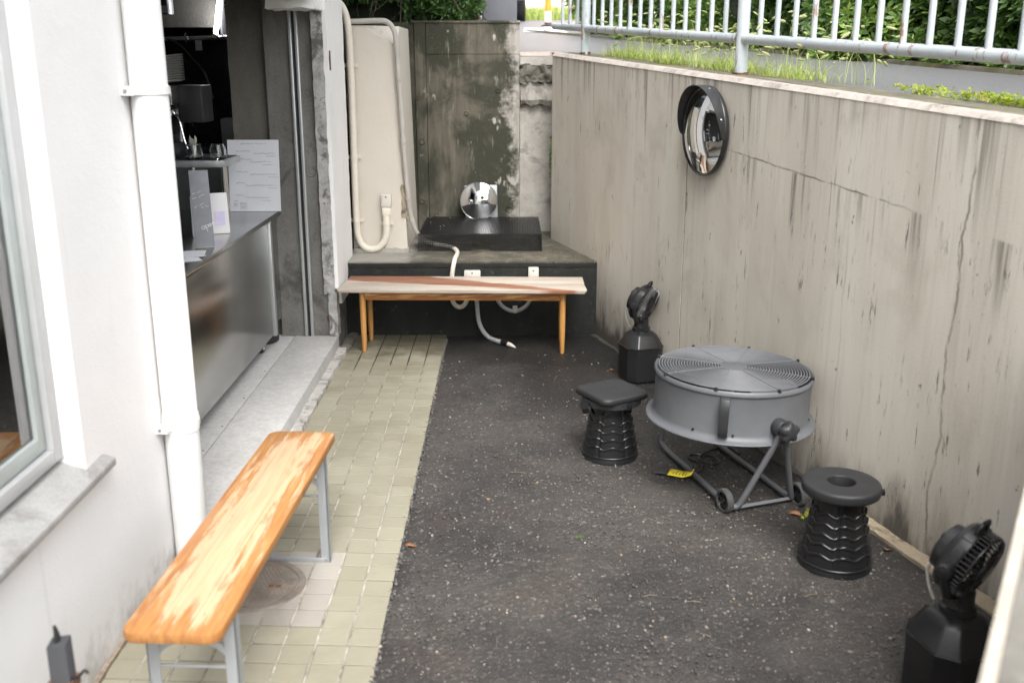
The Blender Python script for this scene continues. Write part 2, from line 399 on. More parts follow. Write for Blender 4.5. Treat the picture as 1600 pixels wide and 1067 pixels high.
def pine():
    t = NT('pine'); 
    a = t.wave(7, 7, t.map((1, 9, 9)), 'Y', .6); g = t.noise(1, 4, .6, t.map((6, 70, 70)))
    c = t.ramp(a, [(.1, (.36, .14, .04)), (.5, (.6, .31, .1)), (.9, (.7, .4, .14))])
    c = t.mix(t.mul(t.step(g, .5, .7), .3), c, (.27, .11, .03)); M['pine'] = t.out(c, .45)
pine()
def leg_pine():
    t = NT('leg_pine'); g = t.noise(1, 4, .6, t.map((70, 70, 4)))
    c = t.ramp(g, [(.3, (.36, .16, .04)), (.7, (.56, .29, .09))]); M['leg_pine'] = t.out(c, .42)
leg_pine()
def weathered():        # back bench planks: object x along, y across
    t = NT('weathered_plank'); P = t.obj; x, y, z = t.xyz()
    g = t.noise(1, 5, .6, t.map((3, 75, 40))); g2 = t.noise(1, 4, .6, t.map((6, 220, 90)))
    pale = t.ramp(g, [(.3, (.35, .29, .235)), (.6, (.48, .425, .36)), (.8, (.56, .51, .45))])
    red = t.ramp(g, [(.3, (.17, .058, .026)), (.7, (.31, .13, .065))])
    # sheltered, still varnished band crossing the boards on a slant
    wv = t.mul(t.math('SUBTRACT', t.noise(1, 4, .6, t.map((3, 14, 1))), .5), .1)
    lo = t.math('ADD', t.math('SUBTRACT', y, t.math('SUBTRACT', -.09, t.mul(x, .2))), wv)
    hi = t.math('ADD', t.math('SUBTRACT', t.math('SUBTRACT', .085, t.mul(x, .42)), y), wv)
    band = t.mul(t.step(lo, -.01, .012), t.step(hi, -.01, .012))
    q = t.math('ADD', t.mul(t.math('ABSOLUTE', t.math('SUBTRACT', x, .36)), .12), t.math('ABSOLUTE', t.math('ADD', y, .155)))
    band = t.math('MAXIMUM', band, t.mul(t.step(t.math('ADD', q, wv), .03, .015), .7))
    c = t.mix(t.mul(band, .92), pale, red)
    c = t.mix(t.mul(t.step(g2, .58, .72), .3), c, (.22, .16, .11))
    t.bump(g2, .2, .003); M['weathered_plank'] = t.out(c, .65)
weathered()

def railpaint():
    t = NT('rail_paint'); P = t.world()
    c = t.ramp(t.noise(5, 4, .6, P), [(.3, (.4, .45, .48)), (.7, (.5, .54, .56))])
    r = t.noise(1, 5, .7, t.map((26, 26, 5), P)); 
    rm = t.step(r, .57, .64)
    c = t.mix(t.mul(rm, .85), c, t.ramp(t.noise(60, 3, .6, P), [(.3, (.17, .07, .035)), (.7, (.34, .17, .1))]))
    M['rail_paint'] = t.out(c, t.math('ADD', .4, t.mul(rm, .4)))
railpaint()

def stainless():
    t = NT('stainless'); P = t.obj
    a = t.noise(1, 3, .6, t.map((60, 4, 1.5))); b = t.noise(2.4, 3, .5, P)
    c = t.ramp(b, [(.3, (.44, .44, .43)), (.7, (.54, .54, .53))])
    t.bump(b, .05, .05)
    M['stainless'] = t.out(c, t.math('ADD', .2, t.mul(a, .05)), 1.0)
stainless()
def mirrormat():
    t = NT('mirror'); M['mirror'] = t.out((.86, .87, .88), .02, 1.0)
mirrormat()
def glassmat(name, col, rough=.0):
    t = NT(name); t.out(col, rough); t.b.inputs['Transmission Weight'].default_value = 1.0; t.b.inputs['IOR'].default_value = 1.45
    M[name] = t.m
glassmat('jar_glass', (.95, .97, .97))
def panemat():
    t = NT('window_glass')
    g = t.n.new('ShaderNodeBsdfGlossy'); g.inputs['Roughness'].default_value = .02
    tr = t.n.new('ShaderNodeBsdfTransparent'); tr.inputs['Color'].default_value = (.72, .8, .78, 1)
    fr = t.n.new('ShaderNodeFresnel'); fr.inputs['IOR'].default_value = 3.2
    mx = t.n.new('ShaderNodeMixShader'); t.l.new(fr.outputs[0], mx.inputs[0]); t.l.new(tr.outputs[0], mx.inputs[1]); t.l.new(g.outputs[0], mx.inputs[2])
    t.l.new(mx.outputs[0], t.n['Material Output'].inputs['Surface']); M['window_glass'] = t.m
panemat()
def lampmat():
    t = NT('lamp_tube'); t.out((1, 1, 1), .5); t.b.inputs['Emission Color'].default_value = (.93, .95, 1, 1); t.b.inputs['Emission Strength'].default_value = 14
    M['lamp_tube'] = t.m
lampmat()

# ------------------------------------------------------------------ mesh helpers
class MB:
    def __init__(s): s.v = []; s.f = []; s.tone = None
    def add(s, vs, fs):
        o = len(s.v); s.v += [tuple(map(float, q)) for q in vs]; s.f += [tuple(i+o for i in q) for q in fs]; return s
    def box(s, x0, x1, y0, y1, z0, z1):
        return s.add([(x0,y0,z0),(x1,y0,z0),(x1,y1,z0),(x0,y1,z0),(x0,y0,z1),(x1,y0,z1),(x1,y1,z1),(x0,y1,z1)],
                     [(0,3,2,1),(4,5,6,7),(0,1,5,4),(1,2,6,5),(2,3,7,6),(3,0,4,7)])
    def hexa(s, b, t):      # bottom 4 pts (ccw from above), top 4 pts
        return s.add(list(b)+list(t), [(0,3,2,1),(4,5,6,7),(0,1,5,4),(1,2,6,5),(2,3,7,6),(3,0,4,7)])
    def prism(s, pts, z0, z1):
        n = len(pts)
        return s.add([(x,y,z0) for x,y in pts]+[(x,y,z1) for x,y in pts],
                     [tuple(range(n-1,-1,-1)), tuple(range(n,2*n))]+[(i,(i+1)%n,n+(i+1)%n,n+i) for i in range(n)])
    def lathe(s, prof, n=48, mat=None, cap=False, closed=False):
        vs = []; fs = []; m = len(prof)
        for i in range(n):
            a = 2*PI*i/n
            for r, z in prof: vs.append((r*math.cos(a), r*math.sin(a), z))
        for i in range(n):
            j = (i+1) % n
            for k in range(m if closed else m-1):
                k2 = (k+1) % m
                fs.append((i*m+k, j*m+k, j*m+k2, i*m+k2))
        if cap:
            fs.append(tuple(i*m for i in range(n-1,-1,-1))); fs.append(tuple(i*m+m-1 for i in range(n)))
        if mat is not None: vs = [mat @ Vector(q) for q in vs]
        return s.add(vs, fs)
    def tube(s, path, r, n=8, cap=True, closed=False):
        P = [Vector(p) for p in path]; m = len(P)
        rr = r if isinstance(r, (list, tuple)) else [r]*m
        T = []
        for i in range(m):
            if closed: t = P[(i+1)%m]-P[i-1]
            else: t = P[min(i+1,m-1)]-P[max(i-1,0)]
            T.append(t.normalized())
        up = Vector((0,0,1)) if abs(T[0].z) < .9 else Vector((1,0,0))
        N = T[0].cross(up).normalized(); vs = []; fs = []
        for i in range(m):
            N = (N - T[i]*N.dot(T[i])).normalized(); B = T[i].cross(N)
            for k in range(n):
                a = 2*PI*k/n; vs.append(P[i]+(N*math.cos(a)+B*math.sin(a))*rr[i])
        for i in range(m if closed else m-1):
            j = (i+1)%m
            for k in range(n): fs.append((i*n+k, i*n+(k+1)%n, j*n+(k+1)%n, j*n+k))
        if cap and not closed:
            fs.append(tuple(range(n-1,-1,-1))); fs.append(tuple((m-1)*n+k for k in range(n)))
        return s.add(vs, fs)
    def xf(s, mat):
        s.v = [tuple(mat @ Vector(q)) for q in s.v]; return s
    def build(s, name, mat, parent=None, world=True, smooth=35, bevel=0, seg=2, loc=None):
        me = bpy.data.meshes.new(name)
        off = Vector((0,0,0))
        if parent is not None and world: off = PB[parent.name]
        if loc is not None: off = off + Vector(loc)
        v = [(a-off.x, b-off.y, c-off.z) for a,b,c in s.v] if off.length > 0 else s.v
        me.from_pydata(v, [], s.f)
        bm = bmesh.new(); bm.from_mesh(me); bmesh.ops.recalc_face_normals(bm, faces=bm.faces); 
        if bevel:
            ed = [e for e in bm.edges if len(e.link_faces) == 2 and e.calc_face_angle(0) > .5]
            bmesh.ops.bevel(bm, geom=ed, offset=bevel, segments=seg, affect='EDGES', profile=.5, clamp_overlap=True)
        bm.to_mesh(me); bm.free()
        if smooth:
            me.polygons.foreach_set('use_smooth', [True]*len(me.polygons)); me.set_sharp_from_angle(angle=math.radians(smooth))
        me.materials.append(M[mat])
        o = bpy.data.objects.new(name, me); COL.objects.link(o)
        if parent is not None: o.parent = parent
        if loc is not None: o.location = loc
        PB[o.name] = off if parent is None else off
        return o
PB = {}
def crom(pts, n=6):
    P = [Vector(p) for p in pts]; out = []
    for i in range(len(P)-1):
        a = P[max(i-1,0)]; b = P[i]; c = P[i+1]; d = P[min(i+2,len(P)-1)]
        for k in range(n):
            t = k/n
            out.append(.5*((2*b)+(c-a)*t+(2*a-5*b+4*c-d)*t*t+(3*b-a-3*c+d)*t**3))
    out.append(P[-1]); return out
def tag(o, label, cat, group=None, kind=None):
    o['label'] = label; o['category'] = cat
    if group: o['group'] = group
    if kind: o['kind'] = kind
    return o
def struct(o): o['kind'] = 'structure'; return o
def thing(name, label, cat, loc=(0,0,0), group=None):
    o = bpy.data.objects.new(name, None); COL.objects.link(o); o.location = loc
    o.empty_display_size = .1; PB[o.name] = Vector(loc); return tag(o, label, cat, group)
def dup(o, name=None, parent=None):
    c = o.copy(); COL.objects.link(c); 
    if parent is not None: c.parent = parent
    PB[c.name] = PB.get(o.name, Vector((0,0,0)))
    for ch in [q for q in o.children]: dup(ch, None, c)
    return c
def circ(c, r, axis='z', n=40):
    out = []
    for i in range(n):
        a = 2*PI*i/n; u, w = r*math.cos(a), r*math.sin(a)
        out.append((c[0]+u, c[1]+w, c[2]) if axis == 'z' else (c[0]+u, c[1], c[2]+w))
    return out
def frame(origin, xaxis, zaxis):        # matrix with given local z and x
    z = Vector(zaxis).normalized(); x = Vector(xaxis); x = (x-z*x.dot(z)).normalized(); y = z.cross(x)
    m = Matrix((x, y, z)).transposed().to_4x4(); m.translation = Vector(origin); return m
def npmesh(name, verts, faces, mat, parent=None, tone=None, smooth=False):
    me = bpy.data.meshes.new(name); nv = len(verts); nf = len(faces); k = faces.shape[1]
    me.vertices.add(nv); me.vertices.foreach_set('co', np.asarray(verts, np.float32).ravel())
    me.loops.add(nf*k); me.loops.foreach_set('vertex_index', faces.astype(np.int32).ravel())
    me.polygons.add(nf); me.polygons.foreach_set('loop_start', np.arange(0, nf*k, k, dtype=np.int32))
    if smooth: me.polygons.foreach_set('use_smooth', [True]*nf)
    if tone is not None:
        at = me.attributes.new('tone', 'FLOAT', 'POINT'); at.data.foreach_set('value', np.asarray(tone, np.float32))
    me.update(calc_edges=True); me.validate(); me.materials.append(M[mat])
    o = bpy.data.objects.new(name, me); COL.objects.link(o)
    if parent is not None: o.parent = parent
    return o
def rotmats(n, up_bias=0.0):
    q = nrs.normal(size=(n,4)); q /= np.linalg.norm(q, axis=1, keepdims=True)
    w,x,y,z = q.T
    R = np.empty((n,3,3))
    R[:,0,0]=1-2*(y*y+z*z);R[:,0,1]=2*(x*y-z*w);R[:,0,2]=2*(x*z+y*w)
    R[:,1,0]=2*(x*y+z*w);R[:,1,1]=1-2*(x*x+z*z);R[:,1,2]=2*(y*z-x*w)
    R[:,2,0]=2*(x*z-y*w);R[:,2,1]=2*(y*z+x*w);R[:,2,2]=1-2*(x*x+y*y)
    return R
def aim(dirs):           # rotation matrices whose z axis is dirs
    z = dirs/np.linalg.norm(dirs, axis=1, keepdims=True)
    a = nrs.normal(size=z.shape); x = a-(a*z).sum(1,keepdims=True)*z; x /= np.linalg.norm(x,axis=1,keepdims=True)
    y = np.cross(z,x); return np.stack([x,y,z], axis=2)
def scatter(tv, tf, pos, R, scale):      # instances of a template (k verts) baked to one mesh
    n = len(pos); k = len(tv)
    V = np.einsum('nij,kj->nki', R, tv)*np.asarray(scale).reshape(-1,1,1)+pos[:,None,:]
    F = (tf[None]+(np.arange(n)*k)[:,None,None]).reshape(-1, tf.shape[1])
    return V.reshape(-1,3), F
def whorl(nl=8, L=1, w=.3, droop=.35, seed=0):
    r = np.random.RandomState(seed); vs=[]; fs=[]
    for i in range(nl):
        a = 2*PI*i/nl+r.uniform(-.3,.3); el = r.uniform(.15,.95); l = L*r.uniform(.7,1.1)
        d = np.array([math.cos(a)*math.cos(el), math.sin(a)*math.cos(el), math.sin(el)])
        s = np.array([-math.sin(a), math.cos(a), 0]); n = np.cross(s, d)
        o = len(vs)
        vs += [d*.08*l, d*.55*l+s*w*l*.5+n*.06*l, d*l-np.array([0,0,droop*l*.25]), d*.55*l-s*w*l*.5+n*.06*l]
        fs += [(o,o+1,o+2),(o,o+2,o+3)]
    return np.array(vs), np.array(fs)
def lump(mb, x0, x1, y0, y1, z0, z1, cell=.03, amp=.006, seed=1):
    """box with a subdivided, uneven surface"""
    bm = bmesh.new(); bmesh.ops.create_cube(bm, size=1)
    sx, sy, sz = x1-x0, y1-y0, z1-z0
    for v in bm.verts: v.co = Vector((x0+(v.co.x+.5)*sx, y0+(v.co.y+.5)*sy, z0+(v.co.z+.5)*sz))
    for ax, L in ((0,sx),(1,sy),(2,sz)):
        n = max(1, min(60, int(L/cell)))
        for i in range(1, n):
            no = [0,0,0]; no[ax] = 1; co = [x0,y0,z0]; co[ax] += L*i/n
            bmesh.ops.bisect_plane(bm, geom=bm.verts[:]+bm.edges[:]+bm.faces[:], plane_co=co, plane_no=no)
    from mathutils import noise
    for v in bm.verts:
        q = v.co*22+Vector((seed*3.7, seed*1.3, seed)); d = noise.noise_vector(q)+noise.noise_vector(q*2.7)*.5
        v.co += d*amp
    bm.verts.index_update()
    mb.add([v.co[:] for v in bm.verts], [tuple(v.index for v in f.verts) for f in bm.faces]); bm.free(); return mb

# ------------------------------------------------------------------ ground
ZG = -.06
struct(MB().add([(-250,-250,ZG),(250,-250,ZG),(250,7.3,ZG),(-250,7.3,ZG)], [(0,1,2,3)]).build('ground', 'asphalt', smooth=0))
gx = np.linspace(-.388, 3.2, 190); gy = np.linspace(1.6, 6.4, 250)
GX, GY = np.meshgrid(gx, gy)
hz = nrs.normal(size=GX.shape)
def blur(a, k):
    for _ in range(k):
        a = (a+np.roll(a,1,0)+np.roll(a,-1,0)+np.roll(a,1,1)+np.roll(a,-1,1))/5
    return a
h1 = blur(hz, 2); h2 = blur(nrs.normal(size=GX.shape), 60)
GZ = h1/h1.std()*.0011+h2/h2.std()*.0022
wavy = np.convolve(nrs.normal(size=260), np.ones(9)/9, 'same')[:250]*.006
GX[:,0] += wavy
GZ[:,0] -= .006
nx, ny = len(gx), len(gy); idx = np.arange(nx*ny).reshape(ny, nx)
Fq = np.stack([idx[:-1,:-1], idx[:-1,1:], idx[1:,1:], idx[1:,:-1]], -1).reshape(-1,4)
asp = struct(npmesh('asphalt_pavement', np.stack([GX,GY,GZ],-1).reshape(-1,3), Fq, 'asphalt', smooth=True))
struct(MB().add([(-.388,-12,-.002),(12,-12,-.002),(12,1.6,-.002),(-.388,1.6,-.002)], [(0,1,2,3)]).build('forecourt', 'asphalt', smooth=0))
# loose chippings
n = 11000
px = nrs.uniform(-.37, 1.75, n); py = 2.3+nrs.beta(1.0, 2.0, n)*3.6
px[:1500] = -.388+nrs.normal(0,.006,1500); py[:1500] = nrs.uniform(2.3,6.2,1500)
ok = (px < .5+ (6.3-py)*.3067 - .02)
px, py = px[ok], py[ok]; n = len(px)
oc = np.array([(1,0,0),(-1,0,0),(0,1,0),(0,-1,0),(0,0,.7),(0,0,-.7)], float)
of = np.array([(0,2,4),(2,1,4),(1,3,4),(3,0,4),(2,0,5),(1,2,5),(3,1,5),(0,3,5)])
sc = .0018+nrs.gamma(1.6, .0015, n)
V, F = scatter(oc, of, np.stack([px,py,np.full(n,.0015)],1), rotmats(n), np.minimum(sc, .0085))
def chipmat():
    t = NT('chipping'); g = t.n.new('ShaderNodeAttribute'); g.attribute_name = 'tone'
    c = t.ramp(g.outputs['Fac'], [(0,(.045,.042,.04)),(.6,(.11,.105,.1)),(.86,(.22,.2,.18)),(.93,(.3,.2,.12)),(1,(.5,.48,.45))]); M['chipping'] = t.out(c, .8)
chipmat()
ch = npmesh('chippings', V, F, 'chipping', tone=np.repeat(nrs.beta(1.5,1.9,n), 6))
tag(ch, 'loose pale and grey chippings scattered on the dark asphalt', 'gravel', kind='stuff')

# ------------------------------------------------------------------ tiled paving: each tile a part
bed = struct(MB().add([(-1.24,-3,.0012),(-.392,-3,.0012),(-.392,6.29,.0012),(-1.24,6.29,.0012)], [(0,1,2,3)]).build('tile_paving', 'grout', smooth=0))
def tilemesh(name, mat, wx=.0925, wy=.0952, k=0):
    sh = -.05; b = .0018; mb = MB()
    def P(x, y, z): return (x, y+sh*x, z)
    a, c = wx/2, wy/2; top = .0045
    vs = [P(-a,-c,-.004),P(a,-c,-.004),P(a,c,-.004),P(-a,c,-.004), P(-a,-c,top-b*.6),P(a,-c,top-b*.6),P(a,c,top-b*.6),P(-a,c,top-b*.6),
          P(-a+b,-c+b,top),P(a-b,-c+b,top),P(a-b,c-b,top),P(-a+b,c-b,top)]
    fs = [(0,1,5,4),(1,2,6,5),(2,3,7,6),(3,0,4,7),(4,5,9,8),(5,6,10,9),(6,7,11,10),(7,4,8,11),(8,9,10,11)]
    me = bpy.data.meshes.new(name); me.from_pydata(vs, [], fs); me.materials.append(M[mat]); return me
TM = {'o': tilemesh('tile_olive', 'tile_olive'), 'b': tilemesh('tile_beige', 'tile_beige')}
extra = {'o': MB()}
def tile_at(col, row):
    x = -.388-.05-.1*col-.0; y = 6.285-.05-.1*row-.05*(-(.05+.1*col))*1.0
    return x, y
for row in range(0, 62):
    for col in range(0, 8):
        x, y = tile_at(col, row)
        if y > 6.27 and row == 0 and False: continue
        if col >= 6 and y > 3.30: continue
        if x < -.99 and y > 3.30: continue
        k = 'b' if (col >= 2 and 2.83 < y < 3.27) else 'o'
        if y < 2.22:
            a = .046; c = .048
            extra['o'].add([(x-a,y-c+.0023,.004),(x+a,y-c-.0023,.004),(x+a,y+c-.0023,.004),(x-a,y+c+.0023,.004)], [(0,1,2,3)])
            continue
        if (x+.865)**2+(y-3.055)**2 < .085**2: continue
        o = bpy.data.objects.new('tile', TM[k]); COL.objects.link(o); o.parent = bed
        o.location = (x+rnd.uniform(-.0012,.0012), y+rnd.uniform(-.0012,.0012), rnd.uniform(-.0012,.0008))
        o.rotation_euler = (rnd.gauss(0,.003), rnd.gauss(0,.003), rnd.gauss(0,.004))
for c_ in range(1, 8):      # wide cement joints running along the strip
    gl = MB(); xx = -.388-.1*c_; y1_ = 6.27 if c_ < 6 else 3.3; N_ = 90
    for k in range(N_+1):
        yy = 1.4+(y1_-1.4)*k/N_; w_ = .0034+rnd.uniform(-.0009,.0006); gl.v += [(xx-w_,yy,.0032+rnd.uniform(-.0008,.0004)),(xx+w_,yy,.0032+rnd.uniform(-.0008,.0004))]
    gl.f = [(2*k,2*k+1,2*k+3,2*k+2) for k in range(N_)]
    gl.build('joint', 'joint_cement', bed, smooth=0)
e = extra['o'].build('tiles_by_the_camera', 'tile_olive', bed, smooth=0); e['kind'] = 'stuff'
# ------------------------------------------------------------------ manhole
mh = thing('manhole_cover', 'round rusty cast iron manhole cover in the tiled strip under the near bench', 'manhole', (-.865,3.055,0))
MB().lathe([(.148,.004),(.152,.0105),(.172,.0105),(.176,.002)], 56).build('rim', 'cast_iron', mh, world=False)
mb = MB().lathe([(.0001,.009),(.145,.009),(.147,.002)], 56)
for i in range(-9,10):
    for j in range(-9,10):
        x, y = i*.0152+(.0076 if j%2 else 0), j*.0148
        if x*x+y*y < .128**2 and not (abs(x-.075) < .028 and abs(y+.012) < .017):
            mb.hexa([(x-.0063,y-.0058,.008),(x+.0063,y-.0058,.008),(x+.0063,y+.0058,.008),(x-.0063,y+.0058,.008)],
                    [(x-.005,y-.0045,.0122),(x+.005,y-.0045,.0122),(x+.005,y+.0045,.0122),(x-.005,y+.0045,.0122)])
mb.build('lid', 'cast_iron', mh, world=False)
for sx in (.062,.086): MB().box(sx-.009,sx+.009,-.021,-.005,.009,.0103).build('pick_hole', 'rust', mh, world=False)

# ------------------------------------------------------------------ right retaining wall (local u along, v away from the alley, z)
WA = Vector((.564,6.344,0)); WD = Vector((.29325,-.95603,0)); WV = Vector((.95603,.29325,0))
def zt(u): return 1.7186-.0517*u
def WP(u, v, h=0): return WA+WD*u+WV*v+Vector((0,0,h))
def along(o): o.location = WA; o.rotation_euler = (0,0,math.atan2(WD.y, WD.x)); return o
rw = along(thing('retaining_wall', 'tall streaked concrete retaining wall along the right side below the railing', 'wall'))
for i, (a, b) in enumerate(((-.83,1.236),(1.246,7.2))):
    MB().hexa([(a,0,-.3),(b,0,-.3),(b,.3,-.3),(a,.3,-.3)], [(a,0,zt(a)),(b,0,zt(b)),(b,.3,zt(b)),(a,.3,zt(a))]).build('wall_panel', 'concrete_wall', rw, world=False, smooth=0)
MB().box(1.225,1.255,.0025,.2,-.2,1.6).build('joint_filler', 'wet_mortar', rw, world=False)
u = -.83; k = 0
while u < 6.9:
    b = min(u+.47, 7.2)-.002; q = rnd.uniform(-.002,.002)
    vs = []
    for uu in (u, b):
        z = zt(uu); vs += [(uu,-.004+q,z+.001),(uu,.016+q,z+.021),(uu,.05,z+.023),(uu,.05,z+.001)]
    MB().add(vs, [(0,4,5,1),(1,5,6,2),(2,6,7,3),(3,7,4,0),(0,1,2,3),(4,7,6,5)]).build('coping_edge', 'coping_edge', rw, world=False, smooth=0)
    u += .47; k += 1
mb = MB(); N = 60
us = np.linspace(-.83,7.2,N); vv = (.05,.1,.15,.2,.245,.28)
for uu in us:
    for j, w in enumerate(vv): mb.v.append((uu, w+(rnd.uniform(-.02,.02) if j == 5 else 0), zt(uu)+.0235+rnd.uniform(-.003,.003)-.006*(j/5)))
m = len(vv)
mb.f = [(i*m+j, (i+1)*m+j, (i+1)*m+j+1, i*m+j+1) for i in range(N-1) for j in range(m-1)]
mb.build('coping_top', 'mossy_coping', rw, world=False)
lump(MB(), 2.85, 4.6, -.065, .01, -.03, .012, .03, .010, 4).build('footing_strip', 'sandy', rw, world=False)
lump(MB(), .05, 2.85, -.035, .01, -.03, .008, .03, .008, 5).build('foot_mortar', 'wet_mortar', rw, world=False)

# ------------------------------------------------------------------ back of the alley
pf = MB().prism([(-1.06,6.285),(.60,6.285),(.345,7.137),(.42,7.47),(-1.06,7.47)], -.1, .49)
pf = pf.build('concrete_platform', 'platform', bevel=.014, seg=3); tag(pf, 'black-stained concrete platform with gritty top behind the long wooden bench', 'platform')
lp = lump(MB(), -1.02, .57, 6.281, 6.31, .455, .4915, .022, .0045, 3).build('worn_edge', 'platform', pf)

bw = thing('back_wall', 'dark moss-stained concrete wall at the end of the alley', 'wall', (-.45,7.45,.49))
for (a,b,c,d,o) in ((-1.0,-.662,.3,1.993,.012),(-.658,-.579,.3,1.993,0),(-.575,.097,.3,1.772,0),(-.575,.097,1.775,1.993,.003)):
    lump(MB(), a, b, 7.447+o, 7.6, c, d, .06, .0018, int(a*10)+3).build('wall_panel', 'mossy_concrete', bw)
lump(MB(), -.68, .1, 7.44, 7.605, 1.989, 2.004, .03, .004, 8).build('top_ridge', 'mossy_concrete', bw)
for (x,z,r) in ((-.63,.72,.025),(-.62,1.16,.03),(-.64,1.47,.02),(-.35,1.2,.016),(-.02,1.35,.028),(-.06,1.52,.02),(-.29,1.36,.02),(.02,.66,.03),(.05,.74,.022),(-.52,.62,.02)):
    mt = frame((x,7.447,z),(1,0,0),(0,-1,0))
    MB().lathe([(.0001,.002),(r*.5,.003),(r*.7,.007),(r,.0015),(r,-.01)], 14, mt).build('tie_hole_plug', 'mossy_concrete', bw)
bl = thing('broken_block_wall', 'low broken stub of concrete blocks between the mossy wall and the retaining wall', 'wall', (.22,7.46,.49))
lump(MB(), .1,.338, 7.462,7.62, .3,1.425, .05,.004,2).build('wall_foot', 'block_concrete', bl)
lump(MB(), .1,.335, 7.42,7.62, 1.42,1.447, .015,.018,3).build('mortar_ledge', 'rough_mortar', bl)
lump(MB(), .104,.332, 7.45,7.62, 1.45,1.585, .05,.003,4).build('block', 'block_concrete', bl)
lump(MB(), .1,.336, 7.43,7.62, 1.575,1.70, .014,.024,5).build('mortar_course', 'rough_mortar', bl)
lump(MB(), .1,.336, 7.446,7.62, 1.70,1.758, .05,.004,6).build('capping_block', 'block_concrete', bl)
lump(MB(), .1,.40, 7.47,7.85, 1.762,1.79, .06,.003,7).build('paving_slab', 'pink_slab', bl)
struct(lump(MB(), .335,.42, 7.56,7.8, .3,1.74, .06,.01,9).build('earth_bank', 'soil'))

cw = MB(); F0, BK = 6.642, 7.45
cw.v = [(-1.03,F0,.49),(-.667,F0,.49),(-.697,F0,1.82),(-.92,F0,1.945),(-1.03,F0,1.945),(-1.03,BK,.49),(-.667,BK,.49),(-.70,BK,1.945),(-.70,F0+.2,1.945),(-1.03,BK,1.945)]
cw.f = [(0,1,2,3,4),(1,6,7,8,2),(2,8,3),(3,8,7,9,4),(5,9,7,6),(0,4,9,5),(0,5,6,1)]
cwo = cw.build('cream_wall', 'cream_wall', smooth=0, bevel=.006); tag(cwo, 'cream painted masonry stub with a chipped top corner carrying two conduits', 'wall')
lump(MB(), -.70,-.657, 6.636,6.68, .72,.94, .02,.008,5).build('torn_edge', 'sandy', cwo)
lump(MB(), -1.03,-.66, 6.60,6.66, .478,.515, .02,.012,6).build('crumbled_foot', 'block_concrete', cwo)

# ------------------------------------------------------------------ building on the left
bd = thing('building', 'white rendered building along the left side with an open service counter', 'building', (-1.2,4,0))
XF = -1.187
MB().box(-1.367,XF,-3,3.34,-.1,.62).box(-1.367,XF,-3,3.34,2.28,3.0).box(-1.367,XF,2.615,3.34,.62,2.28).box(-1.367,XF,-3,.5,.62,2.28).build('wall', 'white_wall', bd, smooth=0)
MB().box(-6,-1.1,-3,9.2,3.0,7.5).build('upper_storey', 'white_wall', bd, smooth=0)
MB().box(-1.095,-.1,2.2,7.3,3.3,7.0).build('overhang', 'white_wall', bd, smooth=0)
MB().box(-1.367,-1.03,3.34,6.0,2.062,3.0).build('lintel', 'white_wall', bd, bevel=.01)
lump(MB(), -1.3,-1.032, 5.66,5.935, 2.0,2.07, .03,.01,3).build('chipped_haunch', 'white_column', bd)
MB().box(-1.38,-1.04,5.92,6.5,0,3.0).build('column', 'jamb_concrete', bd, smooth=0)
lump(MB(), -1.045,-1.018, 5.905,6.502, .40,3.0, .04,.003,5).build('column_render', 'white_column', bd)
lump(MB(), -1.05,-1.022, 6.02,6.50, .28,.41, .02,.008,6).build('broken_render_edge', 'white_column', bd)
lump(MB(), -1.105,-1.04, 5.893,5.93, .37,2.02, .022,.006,7).build('rough_arris', 'jamb_rough', bd)
lump(MB(), -1.085,-1.033, 5.9,5.99, .1,.375, .022,.005,9).build('rough_foot', 'jamb_rough', bd)
MB().box(-1.0205,-1.0165,5.955,6.0,1.675,1.785).build('anchor_slot', 'rust', bd)
for i, xx in enumerate((-1.226,-1.19)): MB().box(xx-.009,xx+.009,5.896,5.92,.1,2.06).build('door_track', 'alu', bd, bevel=.002)
MB().box(-1.217,-1.199,5.912,5.922,.1,2.06).build('track_groove', 'dark_metal', bd)
for (x,z,r) in ((-1.075,.21,.028),(-1.13,.72,.024),(-1.15,1.55,.026),(-1.15,1.1,.03)):
    MB().lathe([(.0001,.004),(r*.4,.006),(r*.55,.002),(r*.9,.006),(r,.001),(r,-.01)], 14, frame((x,5.9195,z),(1,0,0),(0,-1,0))).build('anchor_patch', 'rust' if z<.5 else 'jamb_concrete', bd)
lump(MB(), -1.60,-1.372, 5.965,6.1, .1,2.6, .08,.004,4).build('inner_panel', 'inner_panel', bd)
# room behind
MB().box(-4.3,-1.303,3.3,8.5,-.1,.097).build('inner_floor', 'threshold', bd, smooth=0)
MB().box(-4.3,-1.36,-3,3.3,-.1,.09).build('near_floor', 'interior_grey', bd, smooth=0)
MB().box(-1.30,-1.035,3.34,5.925,-.1,.10).build('threshold', 'threshold', bd, bevel=.006)
for yy in (4.05,4.35,4.75,5.2): MB().lathe([(.0001,.002),(.004,.0015),(.005,0)], 8, frame((-1.322,yy,.0975),(1,0,0),(0,0,1))).build('screw', 'dark_metal', bd)
lump(MB(), -1.04,-.985, 3.34,5.9, -.02,.028, .025,.009,4).build('mortar_fillet', 'fillet_mortar', bd)
lump(MB(), -1.03,-.97, 5.88,6.285, -.02,.02, .025,.012,14).build('corner_rubble', 'rough_mortar', bd)
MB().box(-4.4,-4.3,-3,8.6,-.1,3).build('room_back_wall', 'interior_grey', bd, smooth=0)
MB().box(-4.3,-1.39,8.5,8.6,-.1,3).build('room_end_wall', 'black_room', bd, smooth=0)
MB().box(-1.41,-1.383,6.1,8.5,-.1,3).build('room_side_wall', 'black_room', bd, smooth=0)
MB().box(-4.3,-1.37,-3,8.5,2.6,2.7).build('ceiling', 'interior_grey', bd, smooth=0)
MB().box(-4.3,-1.37,-3.1,-3,-.1,3).build('room_near_wall', 'interior_grey', bd, smooth=0)
